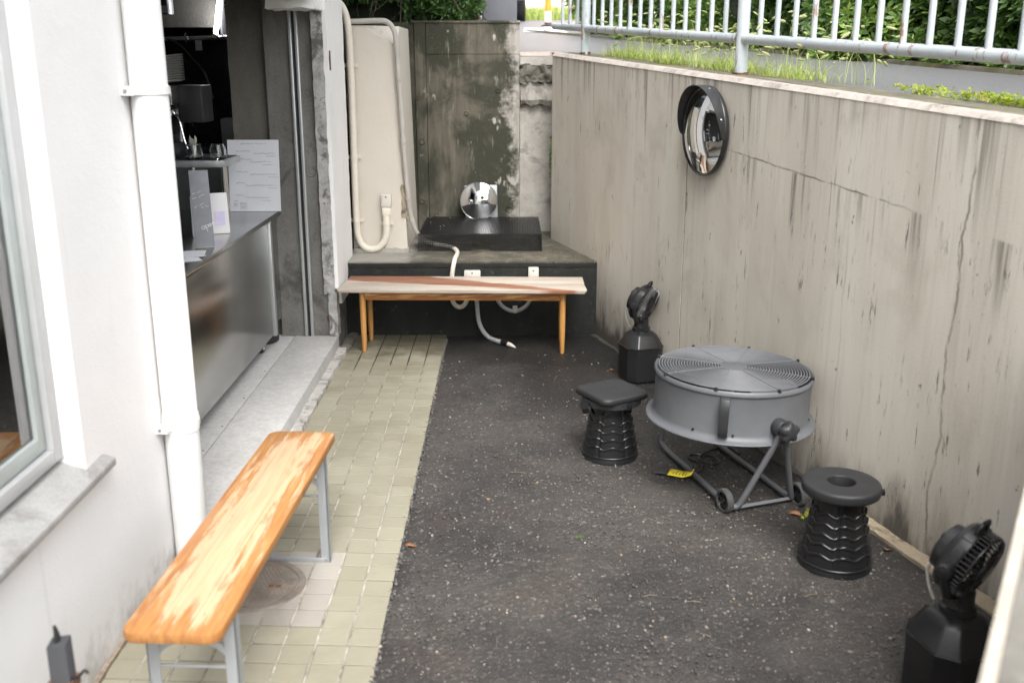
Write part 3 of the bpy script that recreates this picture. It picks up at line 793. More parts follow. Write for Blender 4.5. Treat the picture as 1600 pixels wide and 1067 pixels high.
MB().box(-2.9,-1.5,6.55,6.6,1.93,2.6).build('ceiling_beam', 'inner_panel', bd, smooth=0)
# window beside the camera
wd = MB().box(-1.31,-1.245,.5,.55,.66,2.28).box(-1.31,-1.245,2.562,2.612,.66,2.28).box(-1.31,-1.245,.55,2.562,.66,.70).box(-1.31,-1.245,.55,2.562,2.24,2.28).build('window', 'window_frame', bd, bevel=.004)
MB().box(-1.292,-1.262,.555,.60,.705,2.235).box(-1.292,-1.262,2.515,2.557,.705,2.235).box(-1.292,-1.262,.6,2.515,.705,.75).build('sash', 'sash_green', wd, bevel=.003)
MB().box(-1.279,-1.274,.6,2.52,.745,2.23).build('pane', 'window_glass', wd, smooth=0)
cu = MB(); yy_ = np.linspace(2.0,3.3,60)
cu.add([(-1.43+.025*math.sin(q*38)-.0*q, q, z) for z in (.5,2.45) for q in yy_], [(i,i+1,61+i,60+i) for i in range(59)]).build('reflection_sheet', 'pane_reflection', wd)  # added pale sheet, mimics reflections in the pane and brightens the room
MB().hexa([(-1.30,.3,.62),(-1.15,.3,.585),(-1.15,2.735,.585),(-1.30,2.735,.62)],[(-1.30,.3,.657),(-1.15,.3,.608),(-1.15,2.735,.608),(-1.30,2.735,.657)]).build('sill', 'sill_stone', wd, bevel=.005)
lump(MB(), -1.195,-1.172, -1,3.2, -.02,.018, .03,.006,11).build('wall_foot', 'foot_brown', bd)

# drain pipe with clamps
PX, PY = -1.127, 3.245
dp = thing('drain_pipe', 'thick white vertical drain pipe with two wall clamps beside the counter opening', 'pipe', (PX,PY,0))
MB().lathe([(.058,0),(.058,.50),(.0615,.503),(.0615,.56),(.058,.565),(.058,3.1)], 40, cap=True).build('pipe', 'pvc_white', dp, world=False)
for z in (.53,1.64):
    MB().lathe([(.0585,z-.014),(.0635,z-.012),(.0635,z+.012),(.0585,z+.014)], 40).box(-.075,-.02,-.085,-.06,z-.014,z+.014).box(-.07,.0,-.066,-.058,z-.012,z+.012).build('clamp', 'pvc_white', dp, world=False)
    MB().lathe([(.0001,.006),(.006,.005),(.007,0)], 8, frame((-.045,-.085,z),(1,0,0),(0,-1,0))).build('clamp_screw', 'wire', dp, world=False)
# marker: circled number on the pipe
def on_pipe(a, z): return (.0586*math.sin(a), -.0586*math.cos(a), z)
mk = MB()
mk.tube([on_pipe(.73+.3*math.cos(t)*.9, .90+.017*math.sin(t)) for t in np.linspace(.3, 6.3, 26)], .0007, 4)
mk.tube([on_pipe(.64,.908), on_pipe(.645,.892)], .0007, 4)
mk.tube([on_pipe(.71,.906), on_pipe(.77,.909), on_pipe(.8,.904), on_pipe(.73,.893), on_pipe(.83,.893)], .0007, 4)
simple('marker', (.3, .32, .42), .8); mk.build('marker_number', 'marker', dp, world=False)

# ------------------------------------------------------------------ near parapet at the lower right
pp = MB()
e0, e1 = Vector((.12,.30,0)), Vector((1.72,2.965,0)); dd = (e1-e0).normalized(); nn = Vector((dd.y,-dd.x,0))
def PQ(a, off, z): q = a+nn*off; return (q.x,q.y,z)
pp.hexa([PQ(e0,.022,0),PQ(e0,1.4,0),PQ(e1,1.4,0),PQ(e1,.022,0)],[PQ(e0,.022,1.0),PQ(e0,1.4,1.0),PQ(e1,1.4,1.0),PQ(e1,.022,1.0)])
po = pp.build('parapet', 'near_concrete', smooth=0); tag(po, 'grey concrete parapet with a pale edge cutting off the lower right corner', 'wall')
MB().hexa([PQ(e0,0,.0),PQ(e0,.021,.0),PQ(e1,.021,.0),PQ(e1,0,.0)],[PQ(e0,.003,1.0),PQ(e0,.021,1.004),PQ(e1,.021,1.004),PQ(e1,.003,1.0)]).build('pale_edge', 'near_edge', po, smooth=0)

# ------------------------------------------------------------------ street above
def sz(x, y):
    p = Vector((x,y,0))-WA; return 1.7236-.0517*p.dot(WD)+.02*p.dot(WV)
def SP(u, v, h=0): p = WA+WD*u+WV*v; return (p.x, p.y, sz(p.x,p.y)+h)
def flat(name, pts, mat, h=0):
    return struct(MB().add([(x,y,sz(x,y)+h) for x,y in pts], [tuple(range(len(pts)))]).build(name, mat, smooth=0))
uvp = lambda u, v: (WA+WD*u+WV*v).xy[:]
flat('street', [uvp(8,.24), uvp(8,40), uvp(-45,40), (-25,45), (-25,9.3), (.095,9.3), (.095,7.63), uvp(-.95,.24)], 'road')
struct(MB().box(-1.37,.092,7.605,9.28,.3,1.965).build('planting_bed', 'soil', smooth=0))
# ------------------------------------------------------------------ railing on the retaining wall
VR = .15
rl = along(thing('guard_railing', 'pale blue-grey tubular steel railing with rust streaks on top of the retaining wall', 'railing'))
def zr(u): return zt(u)+.024
posts = (-.60,1.46,3.52,5.58)
for u in posts:
    p = MB().lathe([(.03,0),(.03,1.06),(.024,1.075),(.0001,1.078)], 20, Matrix.Translation((u,VR,zr(u)-.02))).build('post', 'rail_paint', rl, world=False)
    lump(MB(), u-.026,u+.03, VR-.031,VR+.026, zr(u)-.02,zr(u)+.008, .016,.007, int(u*10)).build('post_foot', 'rust', p, world=False)
ends = [-1.22]+list(posts)+[6.3]
for h, r in ((.163,.024),(.95,.024)):
    for a, b in zip(ends[:-1], ends[1:]):
        aa = a+(0 if a == -1.22 else .026); bb = b-(0 if b == 6.3 else .026)
        MB().tube([(aa,VR,zr(aa)+h),(bb,VR,zr(bb)+h)], r, 16).build('rail', 'rail_paint', rl, world=False)
bu = [-.46+.1455*i for i in range(13)]+[1.615+.1455*i for i in range(13)]+[3.67+.1455*i for i in range(13)]+[-.76,-.905,-1.05]
for u in bu:
    MB().tube([(u,VR,zr(u)+.18),(u,VR,zr(u)+.935)], .0125, 12).build('baluster', 'rail_paint', rl, world=False)

# ------------------------------------------------------------------ vegetation
tv, tf = whorl(8, 1, .34, .35, 1)
def hedge_pts(n):
    u = nrs.uniform(-4.4, 3.6, n); face = nrs.uniform(0,1,n) < .85
    hgt = np.where(face, nrs.beta(1.1,1.5,n)*1.3+.01, 1.3+nrs.normal(0,.05,n))
    bulge = .14*np.sin(u*2.1+1)+.09*np.sin(u*5.3)+.07*np.sin(hgt*7+u*3)
    v = np.where(face, 1.66-.04*np.cos(hgt*2.0)-bulge*.7+nrs.exponential(.05,n), 1.6+nrs.uniform(0,.8,n))
    return u, v, hgt
n = 11000
u, v, hh = hedge_pts(n)
pos = np.array([SP(a,b,c) for a,b,c in zip(u,v,hh)])
dirs = np.tile(np.array([-WV.x,-WV.y,.75]), (n,1))+nrs.normal(0,.55,(n,3))
scl = nrs.uniform(.065,.11,n)
V, F = scatter(tv, tf, pos, aim(dirs), scl)
depth = np.clip((v-(1.5))/.3,0,1)
tone = np.clip(nrs.beta(2,2.4,n)*.9+nrs.normal(0,.12,n)+.18*np.sin(u*3.3)*np.sin(hh*6), 0, 1)
hg = thing('hedge', 'dense glossy green hedge along the far side of the street behind the railing', 'hedge', SP(0,1.9))
fo = npmesh('foliage', V-np.array(hg.location), F, 'hedge_leaf', hg, np.repeat(tone, len(tv)))
mb = MB()
for i in range(38):
    uu = -4.3+i*.21+rnd.uniform(-.06,.06); vv0 = 1.85+rnd.uniform(-.1,.2)
    p0 = SP(uu, vv0, -.02); mb.tube([p0, SP(uu+rnd.uniform(-.1,.1), vv0-.08, .4), SP(uu+rnd.uniform(-.2,.2), vv0-.15+rnd.uniform(0,.2), 1.1)], [.016,.012,.005], 5)
mb.build('stems', 'twig', hg)
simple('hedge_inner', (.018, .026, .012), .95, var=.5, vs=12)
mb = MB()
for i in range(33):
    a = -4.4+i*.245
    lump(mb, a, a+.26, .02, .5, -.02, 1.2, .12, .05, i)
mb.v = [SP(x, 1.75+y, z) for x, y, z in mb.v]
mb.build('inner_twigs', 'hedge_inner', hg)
# kerb and ground cover in front of the hedge
kb = MB()
for i in range(16):
    a = -6+i*.6; kb.add([SP(a,1.50,-.01),SP(a+.595,1.50,-.01),SP(a+.595,1.56,-.01),SP(a,1.56,-.01),SP(a,1.5,.022),SP(a+.595,1.5,.022),SP(a+.595,1.56,.022),SP(a,1.56,.022)], [(0,3,2,1),(4,5,6,7),(0,1,5,4),(1,2,6,5),(2,3,7,6),(3,0,4,7)])
struct(kb.build('kerb', 'mossy_coping', smooth=0))
n = 420; u = nrs.uniform(-1.6,3.2,n); v = 1.5+nrs.exponential(.06,n)
pos = np.array([SP(a,b,.03+nrs.uniform(0,.05)) for a,b in zip(u,v)])
V, F = scatter(tv, tf, pos, aim(np.tile([-.3,-.1,1.],(n,1))+nrs.normal(0,.4,(n,3))), nrs.uniform(.03,.06,n))
gc = npmesh('ground_cover', V, F, 'hedge_leaf', None, np.repeat(nrs.beta(2,2,n), len(tv)))
tag(gc, 'low leafy ground cover spilling over the kerb under the hedge', 'ground cover', kind='stuff')

def blades(n, up, hgt, wid, bend, fn, name, mat, tone_fn=None):
    B = np.array([(-.5,0),(.5,0),(-.4,.4),(.4,.4),(-.22,.75),(.22,.75),(0,1)]); fs = np.array([(0,1,3),(0,3,2),(2,3,5),(2,5,4),(4,5,6)])
    P = fn(n); a = nrs.uniform(0,2*PI,n); h = nrs.uniform(*hgt,n); w = nrs.uniform(*wid,n); bd_ = nrs.uniform(*bend,n)*h
    t = B[:,1]; dirx, diry = np.cos(a), np.sin(a)
    X = P[:,0,None]+dirx[:,None]*(bd_[:,None]*t**2)-diry[:,None]*B[:,0]*w[:,None]
    Y = P[:,1,None]+diry[:,None]*(bd_[:,None]*t**2)+dirx[:,None]*B[:,0]*w[:,None]
    Z = P[:,2,None]+h[:,None]*(t-.42*(bd_/h)[:,None]*t**2.2)
    V = np.stack([X,Y,Z],-1).reshape(-1,3); F = (fs[None]+(np.arange(n)*7)[:,None,None]).reshape(-1,3)
    tips = np.stack([X[:,-1],Y[:,-1],Z[:,-1]],-1), a
    o = npmesh(name, V, F, mat, None, np.repeat(nrs.beta(2,2,n),7)); return o, tips
def clump(us, vs, su, sv):
    def fn(n):
        k = nrs.randint(0, len(us), n); u = np.array(us)[k]+nrs.normal(0,su,n); v = np.clip(np.array(vs)[k]+nrs.normal(0,sv,n), .2, .95)
        return np.array([SP(a,b,-.005) for a,b in zip(u,v)])
    return fn
us = list(np.linspace(-.55,1.75,34)); vs_ = [.31+.06*math.sin(q*9) for q in us]
g1, tips = blades(1700, 0, (.03,.16), (.003,.007), (.4,2.2), clump(us, vs_, .06, .07), 'wild_grass', 'grass_leaf')
tag(g1, 'bright yellow-green wild grass growing between railing and street', 'grass', kind='stuff')
us2 = list(np.linspace(-.5,2.1,40)); g3, tp = blades(240, 0, (.12,.36), (.0022,.003), (.25,.8), clump(us2, [.38]*40, .05, .07), 'foxtail_stalk', 'grass_leaf')
tag(g3, 'thin foxtail stalks rising above the wild grass behind the railing', 'grass', kind='stuff')
pr = [(.0001,0),(.35,.12),(.5,.4),(.42,.7),(.2,.92),(.0001,1)]
mbh = MB().lathe(pr, 7); hv = np.array(mbh.v)*np.array([.26,.26,1]); hf = []
for f in mbh.f: hf += [(f[0],f[1],f[2]),(f[0],f[2],f[3])]
dv = np.stack([np.cos(tp[1]),np.sin(tp[1]),nrs.uniform(-.7,.5,len(tp[1]))],1)
V, F = scatter(hv, np.array(hf), tp[0], aim(dv), nrs.uniform(.035,.06,len(dv)))
sh = npmesh('foxtail_heads', V, F, 'seed_head', None, np.repeat(nrs.beta(2,2,len(dv)), len(hv)))
tag(sh, 'pale fluffy foxtail seed heads drooping over the railing foot', 'grass', kind='stuff')
# low weeds at the right end of the coping
wv, wf = whorl(5, 1, .6, .2, 4)
n = 760; u = np.concatenate([nrs.normal(3.15,.3,n-60), nrs.normal(2.55,.06,60)]); v = .29+np.abs(nrs.normal(0,.06,n))
V, F = scatter(wv, wf, np.array([SP(a,b,.012+nrs.uniform(-.01,.022)) for a,b in zip(u,v)]), aim(np.tile([0,0,1.],(n,1))+nrs.normal(0,.35,(n,3))), nrs.uniform(.009,.02,n))
wd_ = npmesh('low_weeds', V, F, 'weed_leaf', None, np.repeat(nrs.beta(2,2,n), len(wv)))
tag(wd_, 'low yellow-green weeds along the coping at the right edge', 'weeds', kind='stuff')
# weeds in the wall gap and by the stool
def tuft(name, label, c, n, s, spread):
    P = np.array(c)+nrs.normal(0,1,(n,3))*np.array(spread)
    V, F = scatter(wv, wf, P-np.array(c), aim(np.tile([-.2,-.6,.6],(n,1))+nrs.normal(0,.5,(n,3))), nrs.uniform(.6*s,1.3*s,n))
    o = npmesh(name, V, F, 'weed_leaf' if s > .02 else 'hedge_leaf', None, np.repeat(nrs.beta(2,2,n), len(wv))); o.location = c
    tag(o, label, 'plant')
tuft('weed', 'dark green weed growing in the gap beside the retaining wall', (.325,7.2,1.08), 60, .02, (.006,.02,.075))
tuft('weed', 'tiny light green seedling between the fan wheel and the round stool', (1.20,3.56,.022), 12, .024, (.018,.018,.008))
tuft('weed', 'tiny sprout growing alone in the middle of the asphalt', (.27,3.4,.008), 4, .012, (.006,.006,.003))

# conifer bush hanging over the back wall
cb = thing('conifer_bush', 'overhanging conifer bush with bare twigs above the mossy back wall', 'bush', (-.55,8.0,1.96))
sv = []; sf = []
for i in range(9):
    s = -1 if i%2 else 1; t = i/9
    o = len(sv); b = np.array([0,0,t]); d = np.array([s*.34*(1-t*.5), .06, .3]); sv += [b, b+d*.5+np.array([0,.05,.0]), b+d, b+d*.5-np.array([0,.03,.07])]; sf += [(o,o+1,o+2),(o,o+2,o+3)]
sv = np.array(sv); sf = np.array(sf)
n = 4200
X = np.concatenate([np.minimum(nrs.normal(-.42,.14,n//2),-.2-np.abs(nrs.normal(0,.03,n//2))), nrs.uniform(-1.3,-.24,n//2)]); 
Z = np.where(np.arange(n) < n//2, 2.06+np.abs(nrs.normal(0,.22,n)), 2.12+np.abs(nrs.normal(0,.2,n))+.06*np.clip((-.35-X)*2,0,1))
Yy = 7.72+np.abs(nrs.normal(0,.16,n))
P = np.stack([X,Yy,Z],1)
V, F = scatter(sv, sf, P-np.array(cb.location), aim(np.stack([nrs.normal(0,.5,n), -.8+nrs.normal(0,.4,n), -.25+nrs.normal(0,.5,n)],1)), nrs.uniform(.06,.11,n))
npmesh('foliage', V, F, 'conifer_leaf', cb, np.repeat(nrs.beta(2,2.2,n), len(sv)))
mb = MB()
for i in range(34):
    x = rnd.uniform(-1.1,-.4); y = rnd.uniform(7.65,7.9); z = rnd.uniform(2.2,2.4)
    mb.tube(crom([(x,y,z),(x+rnd.uniform(-.05,.05),y-.03,z-.1),(x+rnd.uniform(-.1,.1),y-.03,z-rnd.uniform(.15,.25))],4), .0018, 4)
mb.build('hanging_twigs', 'root', cb)
mb = MB()
for (x,y) in ((-.9,8.1),(-.5,8.05),(-.25,7.95)): mb.tube(crom([(x,y,1.95),(x+.05,y-.03,2.2),(x-.02,y,2.5),(x+.04,y,2.85)],4), [.028-.0012*q for q in range(13)], 7)
mb.build('stems', 'twig', cb)
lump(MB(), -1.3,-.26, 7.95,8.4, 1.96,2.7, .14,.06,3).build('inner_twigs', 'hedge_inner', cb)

# cabinet, pole, car and what is seen up the street
cab = thing('utility_cabinet', 'plain dark grey utility cabinet behind the back wall beside the bush', 'cabinet', (-.05,8.35,1.9))
MB().box(-.19,.085,8.2,8.5,1.9,2.95).build('body', 'cabinet_grey', cab, bevel=.008)
MB().box(-.2,.095,8.19,8.51,2.95,2.98).build('lid', 'cabinet_grey', cab, bevel=.006)
MB().box(-.175,.07,8.192,8.2,1.96,2.9).build('door', 'cabinet_grey', cab, bevel=.003)
pb = (.6,15.0,sz(.6,15.0))
pl = thing('marker_pole', 'orange and white banded marker pole standing by the street', 'pole', pb)
for a, b, mt in ((0,.06,'orange'),(.06,.2,'white_paint'),(.2,.46,'orange'),(.46,.56,'white_paint'),(.56,.8,'orange')):
    MB().lathe([(.045,a),(.045,b)], 20, cap=True).build('band', mt, pl, world=False)
MB().lathe([(.1,-.02),(.1,.012),(.05,.03),(.046,.05)], 20).build('base', 'dark_metal', pl, world=False)
def quad_on_road(name, pts, mat, h=.006): return struct(MB().add([(x,y,sz(x,y)+h) for x,y in pts], [(0,1,2,3)]).build(name, mat, smooth=0))
quad_on_road('road_marking', [(.2,12.3),(.42,12.1),(.5,13.6),(.25,13.9)], 'white_paint')
quad_on_road('road_marking', [(.5,12.0),(.72,11.4),(.66,14.2),(.5,14.3)], 'white_paint')
def car():
    cx, cy = -.52, 18.0; z0 = sz(cx,cy)
    c = thing('parked_car', 'dark car parked up the street showing its rear corner and red tail lamp', 'car', (cx,cy,z0))
    prof = [(0,.3),(.02,.55),(.06,.85),(.25,.95),(.55,1.4),(1.2,1.48),(2.4,1.45),(3.0,.98),(4.0,.85),(4.15,.6),(4.15,.3)]
    n = len(prof); vs = []
    for s, k in ((-1,1),(1,1)):
        for (y,z) in prof: vs.append((s*(.84-(.13 if z > 1.2 else 0)), y, z))
    fs = [tuple(range(n)), tuple(range(2*n-1,n-1,-1))]+[(i,n+i,n+(i+1)%n,(i+1)%n) for i in range(n)]
    MB().add(vs, fs).build('body', 'car_black', c, world=False, bevel=.05, seg=3)
    MB().box(-.86,.86,-.06,.1,.36,.5).build('bumper', 'bumper', c, world=False, bevel=.03)
    for s in (-1,1):
        MB().box(s*.7-.13,s*.7+.13,-.02,.12,.68,.86).build('tail_lamp', 'tail_red', c, world=False, bevel=.02)
        for y in (.7,3.3):
            mt = Matrix.Translation((s*.76,y,.3)) @ Matrix.Rotation(PI/2,4,'Y')
            w = MB().lathe([(.18,-.1),(.3,-.1),(.31,-.06),(.31,.06),(.3,.1),(.18,.1)], 28, mt).build('wheel', 'black_plastic', c, world=False)
            MB().lathe([(.0001,.06*s),(.17,.07*s),(.19,.1*s)], 20, mt).build('rim', 'steel_grey', w, world=False)
    MB().box(-.55,.55,.33,.36,1.0,1.3).build('rear_window', 'black_gloss', c, world=False)
    tilt = math.atan(.0517*.956); c.rotation_euler = (tilt,0,0)
car()
hb = MB(); hb.box(-8,22,34,40,3.2,12)
fb = hb.build('far_building', 'far_wall', smooth=0); tag(fb, 'plain beige building far up the street', 'building')
for i in range(8):
    MB().box(-6+i*3,-4.6+i*3,33.95,34.02,4.4,6.4).build('window', 'black_gloss', fb)
us3 = None
def verge(n): 
    x = nrs.uniform(.1,1.6,n); y = nrs.uniform(19.5,21.5,n); return np.array([(a,b,sz(a,b)-.01) for a,b in zip(x,y)])
g4, _ = blades(2200, 0, (.15,.32), (.015,.03), (.1,.6), verge, 'verge_grass', 'grass_leaf'); tag(g4, 'grass verge across the street beyond the marker pole', 'grass', kind='stuff')
# pale bush to the left of the far railing end
n = 500; cpt = np.array([1.08,12.3,sz(1.08,12.3)+.45]); q = nrs.normal(size=(n,3)); q /= np.linalg.norm(q,axis=1,keepdims=True); q *= (nrs.uniform(.3,1,n)**.5)[:,None]*np.array([.36,.36,.45])
bs = thing('roadside_bush', 'rounded light green bush at the left end of the hedge', 'bush', (1.08,12.3,sz(1.08,12.3)))
V, F = scatter(tv, tf, cpt+q-np.array(bs.location), aim(q+nrs.normal(0,.3,(n,3))), nrs.uniform(.06,.1,n))
npmesh('foliage', V, F, 'conifer_leaf', bs, np.repeat(np.clip(nrs.beta(3,2,n)+.15,0,1), len(tv)))
MB().tube([(1.08,12.3,sz(1.08,12.3)-.05),(1.06,12.3,sz(1.08,12.3)+.5)], .03, 6).build('stem', 'twig', bs)

# ------------------------------------------------------------------ behind the camera (seen in the mirrors)
hv_ = MB().box(-9,-1.6,-22,-12,0,9).build('opposite_house', 'grey_facade', smooth=0); tag(hv_, 'plain grey house standing behind the viewer', 'building')
for i in range(3):
    for j in range(2): MB().box(-8.2+i*2.4,-6.9+i*2.4,-12.0,-11.95,1.2+j*3,2.9+j*3).build('window', 'black_gloss', hv_)
tr = thing('tree', 'broad green tree standing behind the viewer', 'tree', (1.8,-11,0))
MB().tube(crom([(1.8,-11,0),(1.85,-11,1.2),(1.75,-11.05,2.4),(1.9,-11,3.6)],5), [.16-.007*i for i in range(16)], 9).build('trunk', 'twig', tr)
n = 1500; q = nrs.normal(size=(n,3)); q /= np.linalg.norm(q,axis=1,keepdims=True); q *= (nrs.uniform(.2,1,n)**.4)[:,None]*np.array([1.9,1.9,1.5])
V, F = scatter(tv, tf, np.array([0,0,3.6])+q, aim(q+nrs.normal(0,.6,(n,3))+[0,0,.4]), nrs.uniform(.2,.34,n))
npmesh('crown', V, F, 'hedge_leaf', tr, np.repeat(nrs.beta(2,2,n), len(tv)))
# ------------------------------------------------------------------ conduits, boxes and hose at the back
c1 = thing('conduit', 'cream plastic conduit looping down the cream wall into a small box', 'pipe', (-.995,6.6,.49))
path = [(-1.06,6.60,2.085),(-1.03,6.6,2.05),(-1.005,6.6,1.97),(-.995,6.6,1.8),(-.995,6.6,1.4),(-.998,6.6,1.0),(-.998,6.6,.68),(-.985,6.6,.58),(-.95,6.6,.528),(-.90,6.6,.512),(-.85,6.6,.53),(-.812,6.6,.58),(-.80,6.6,.65),(-.80,6.602,.74)]
MB().tube(crom(path,6), .0235, 14).build('tube', 'pvc_cream', c1)
for (x,z) in ((-.995,1.70),(-.997,1.12),(-.998,.705),(-.80,.685)):
    MB().box(x-.045,x+.045,6.628,6.64,z-.012,z+.012).lathe([(.0238,-.012),(.0265,-.011),(.0265,.011),(.0238,.012)], 16, Matrix.Translation((x,6.6,z))).build('saddle_clip', 'pvc_cream', c1)
def outlet(name, label, x, y, z, w, h, group=None):
    b = thing(name, label, 'outlet box', (x,y,z), group)
    o = MB().box(-w/2,w/2,-.022,.02,-h/2,h/2).build('cover', 'white_plastic', b, world=False, bevel=.007)
    MB().lathe([(.0001,.002),(.005,.0015),(.006,-.002)], 10, frame((0,-.022,h*.32),(1,0,0),(0,-1,0))).build('screw', 'dark_metal', b, world=False)
    return b
ob = outlet('outlet_box', 'small white junction box on the cream wall above the conduit loop', -.798, 6.618, .835, .068, .085)
MB().box(-.028,.028,-.02,.02,-.095,-.043).build('cable_gland', 'pvc_cream', ob, world=False, bevel=.006)
ob2 = outlet('outlet_box', 'wide white socket box on the platform face above the bench middle', -.22, 6.262, .40, .105, .075)
ob3 = outlet('outlet_box', 'narrow white socket box on the platform face near the retaining wall', .172, 6.262, .405, .068, .105)
c2 = thing('conduit', 'grey weathered conduit running over the cream wall and down its right edge', 'pipe', (-.69,6.62,.49))
path = [(-1.08,6.63,1.965),(-.95,6.63,1.968),(-.82,6.62,1.972),(-.755,6.61,1.965),(-.715,6.61,1.92),(-.70,6.61,1.84),(-.69,6.61,1.62),(-.677,6.615,1.3),(-.668,6.62,1.08),(-.652,6.63,.85),(-.642,6.64,.74),(-.612,6.66,.63),(-.57,6.70,.56),(-.5,6.76,.522)]
MB().tube(crom(path,6), .0165, 12).build('tube', 'pvc_grey', c2)
for i, k in enumerate((36,44,54,62)):
    pth = crom(path,6); p = pth[k]; t = (pth[k+1]-pth[k-1]).normalized()
    MB().tube([p-t*.012, p+t*.012], .0205, 12).build('coupling', 'pvc_grey', c2)
hs_ = thing('hose', 'pale cable hose running under the mesh cover and over the platform edge', 'hose', (-.33,6.3,.49))
MB().tube(crom([(-.5,6.76,.521),(-.42,6.74,.512),(-.36,6.66,.508),(-.33,6.55,.508),(-.325,6.4,.508),(-.33,6.31,.509),(-.34,6.262,.47),(-.35,6.258,.40),(-.352,6.258,.30),(-.345,6.258,.23),(-.31,6.258,.198),(-.27,6.258,.215),(-.245,6.258,.28),(-.23,6.26,.36)],6), .0145, 10).build('tube', 'pvc_cream', hs_)
h2 = thing('hose', 'short grey hose hanging from the platform face onto the asphalt', 'hose', (-.19,6.26,0))
pth = crom([(-.20,6.262,.365),(-.195,6.258,.28),(-.19,6.25,.2),(-.18,6.235,.11),(-.15,6.2,.05),(-.11,6.15,.022),(-.06,6.09,.017),(-.02,6.045,.017)],6)
MB().tube(pth, [.0135+(.0012 if i%2 else 0) for i in range(len(pth))], 10).build('tube', 'corrugated', h2)
MB().tube([(-.03,6.055,.018),(.01,6.01,.02)], .0175, 12).build('sleeve', 'black_plastic', h2)
MB().tube([(.008,6.012,.02),(.03,5.985,.018),(.055,5.955,.012)], [.0135,.012,.004], 10).build('tip', 'white_plastic', h2)
h3 = thing('hose', 'grey hose loop sagging below the narrow socket box', 'hose', (.05,6.26,.3))
pth = crom([(-.09,6.262,.36),(-.07,6.26,.27),(-.03,6.258,.205),(.03,6.257,.172),(.085,6.257,.178),(.135,6.258,.215),(.165,6.26,.28),(.172,6.261,.35)],7)
MB().tube(pth, [.012+(.0012 if i%2 else 0) for i in range(len(pth))], 10).build('tube', 'corrugated', h3)
MB().lathe([(.0125,-.012),(.016,-.01),(.016,.01),(.0125,.012)], 14, frame((.055,6.257,.172),(0,0,1),(1,.05,0))).box(.04,.07,6.268,6.284,.155,.2).build('clip', 'white_plastic', h3)

# ------------------------------------------------------------------ black mesh cover on the platform
mc = thing('mesh_cover', 'black plastic mesh cover standing on the platform below the small mirror', 'mesh cover', (-.18,6.65,.49))
X0, X1, Y0, Y1, ZM = -.595, .238, 6.64, 7.40, .608
mb = MB(); i = 0
x = X0
while x < X1:
    sl = .04*(1-(x-X0)/(X1-X0)); mb.hexa([(x,Y0,ZM-.006),(x+.0062,Y0,ZM-.006),(x+.0062+sl,Y1,ZM-.004),(x+sl,Y1,ZM-.004)],[(x,Y0,ZM+.003),(x+.0062,Y0,ZM+.003),(x+.0062+sl,Y1,ZM+.005),(x+sl,Y1,ZM+.005)]); x += .0118
mb.build('top_ribs', 'black_plastic', mc, smooth=0)
mb = MB(); y = Y0+.01
while y < Y1: mb.box(X0,X1,y,y+.004,ZM-.008,ZM-.003); y += .02
mb.build('cross_ribs', 'black_plastic', mc, smooth=0)
mb = MB()
x = X0
while x < X1:
    low = .494 if not (-.235 < x < -.115) else .56
    mb.box(x,x+.0032,Y0-.001,Y0+.0022,low,ZM-.004); x += .0118
z = .498
while z < ZM-.004:
    for (a,b) in ((X0,-.235),(-.115,X1)): mb.box(a,b,Y0+.0022,Y0+.005,z,z+.003)
    if z > .56: mb.box(-.235,-.115,Y0+.0022,Y0+.005,z,z+.003)
    z += .0118
mb.build('front_net', 'black_plastic', mc, smooth=0)
mb = MB(); y = Y0
while y < Y1: mb.box(X1-.004,X1,y,y+.003,.494,ZM-.003); y += .0118
z = .498
while z < ZM-.004: mb.box(X1,X1+.003,Y0,Y1,z,z+.003); z += .0118
mb.build('side_net', 'black_plastic', mc, smooth=0)
n = 70
V, F = scatter(oc, of, np.stack([nrs.uniform(X0+.03,X1,n), nrs.uniform(Y0+.02,Y1-.02,n), np.full(n,ZM+.006)],1)-np.array(mc.location), rotmats(n), nrs.uniform(.0012,.005,n))
dbs = npmesh('debris', V, F, 'chipping', mc, np.repeat(nrs.uniform(.6,1,n),6)); dbs['kind'] = 'stuff'

# ------------------------------------------------------------------ convex mirrors
def dome(r, h, rings=14, n=64):
    R = (r*r+h*h)/(2*h); pr = []
    for i in range(rings+1):
        q = r*i/rings; pr.append((max(q,.0001), math.sqrt(R*R-q*q)-(R-h)))
    return pr
sm = thing('round_mirror', 'small round convex mirror on a grey square plate leaning against the back wall', 'mirror', (-.2,7.38,.6))
mt = frame((-.204,7.345,.735),(1,0,0),(-.02,-1,.06))
MB().lathe(dome(.134,.03), 64, mt).build('mirror_face', 'mirror', sm)
MB().lathe([(.134,.002),(.138,.004),(.138,-.012),(.0001,-.014)], 64, mt).build('rim', 'wire', sm)
MB().box(-.12,.118,-.12,.118,-.03,-.018).xf(mt @ Matrix.Translation((.018,-.005,0)) @ Matrix.Rotation(.02,4,'Z')).build('back_plate', 'steel_grey', sm, bevel=.003)
# big mirror on the retaining wall
UM, ZMI = 1.465, 1.40
bmir = thing('convex_mirror', 'large black-hooded convex traffic mirror mounted on the retaining wall', 'mirror', WP(UM,0,ZMI))
mt = frame(WP(UM,-.036,ZMI), WD, -WV)
MB().lathe(dome(.208,.05,18), 80, mt).build('mirror_face', 'mirror', bmir)
MB().lathe([(.206,.0),(.208,.008),(.213,.008),(.216,.002),(.216,-.014),(.205,-.026),(.0001,-.03)], 80, mt).build('rim', 'black_gloss', bmir)
mb = MB(); N = 72; vs = []
a0, a1 = math.radians(-8), math.radians(188)
for i in range(N+1):
    a = a0+(a1-a0)*i/N; s = (i/N); dpt = .055*min(1, math.sin(PI*s)**.55*1.0+.0)+.004
    # local frame: x along wall (towards viewer), y = z cross x
    for r in (.2145,.2175):
        for w in (0, dpt): vs.append((r*math.cos(a), r*math.sin(a), w+.004))
fs = []
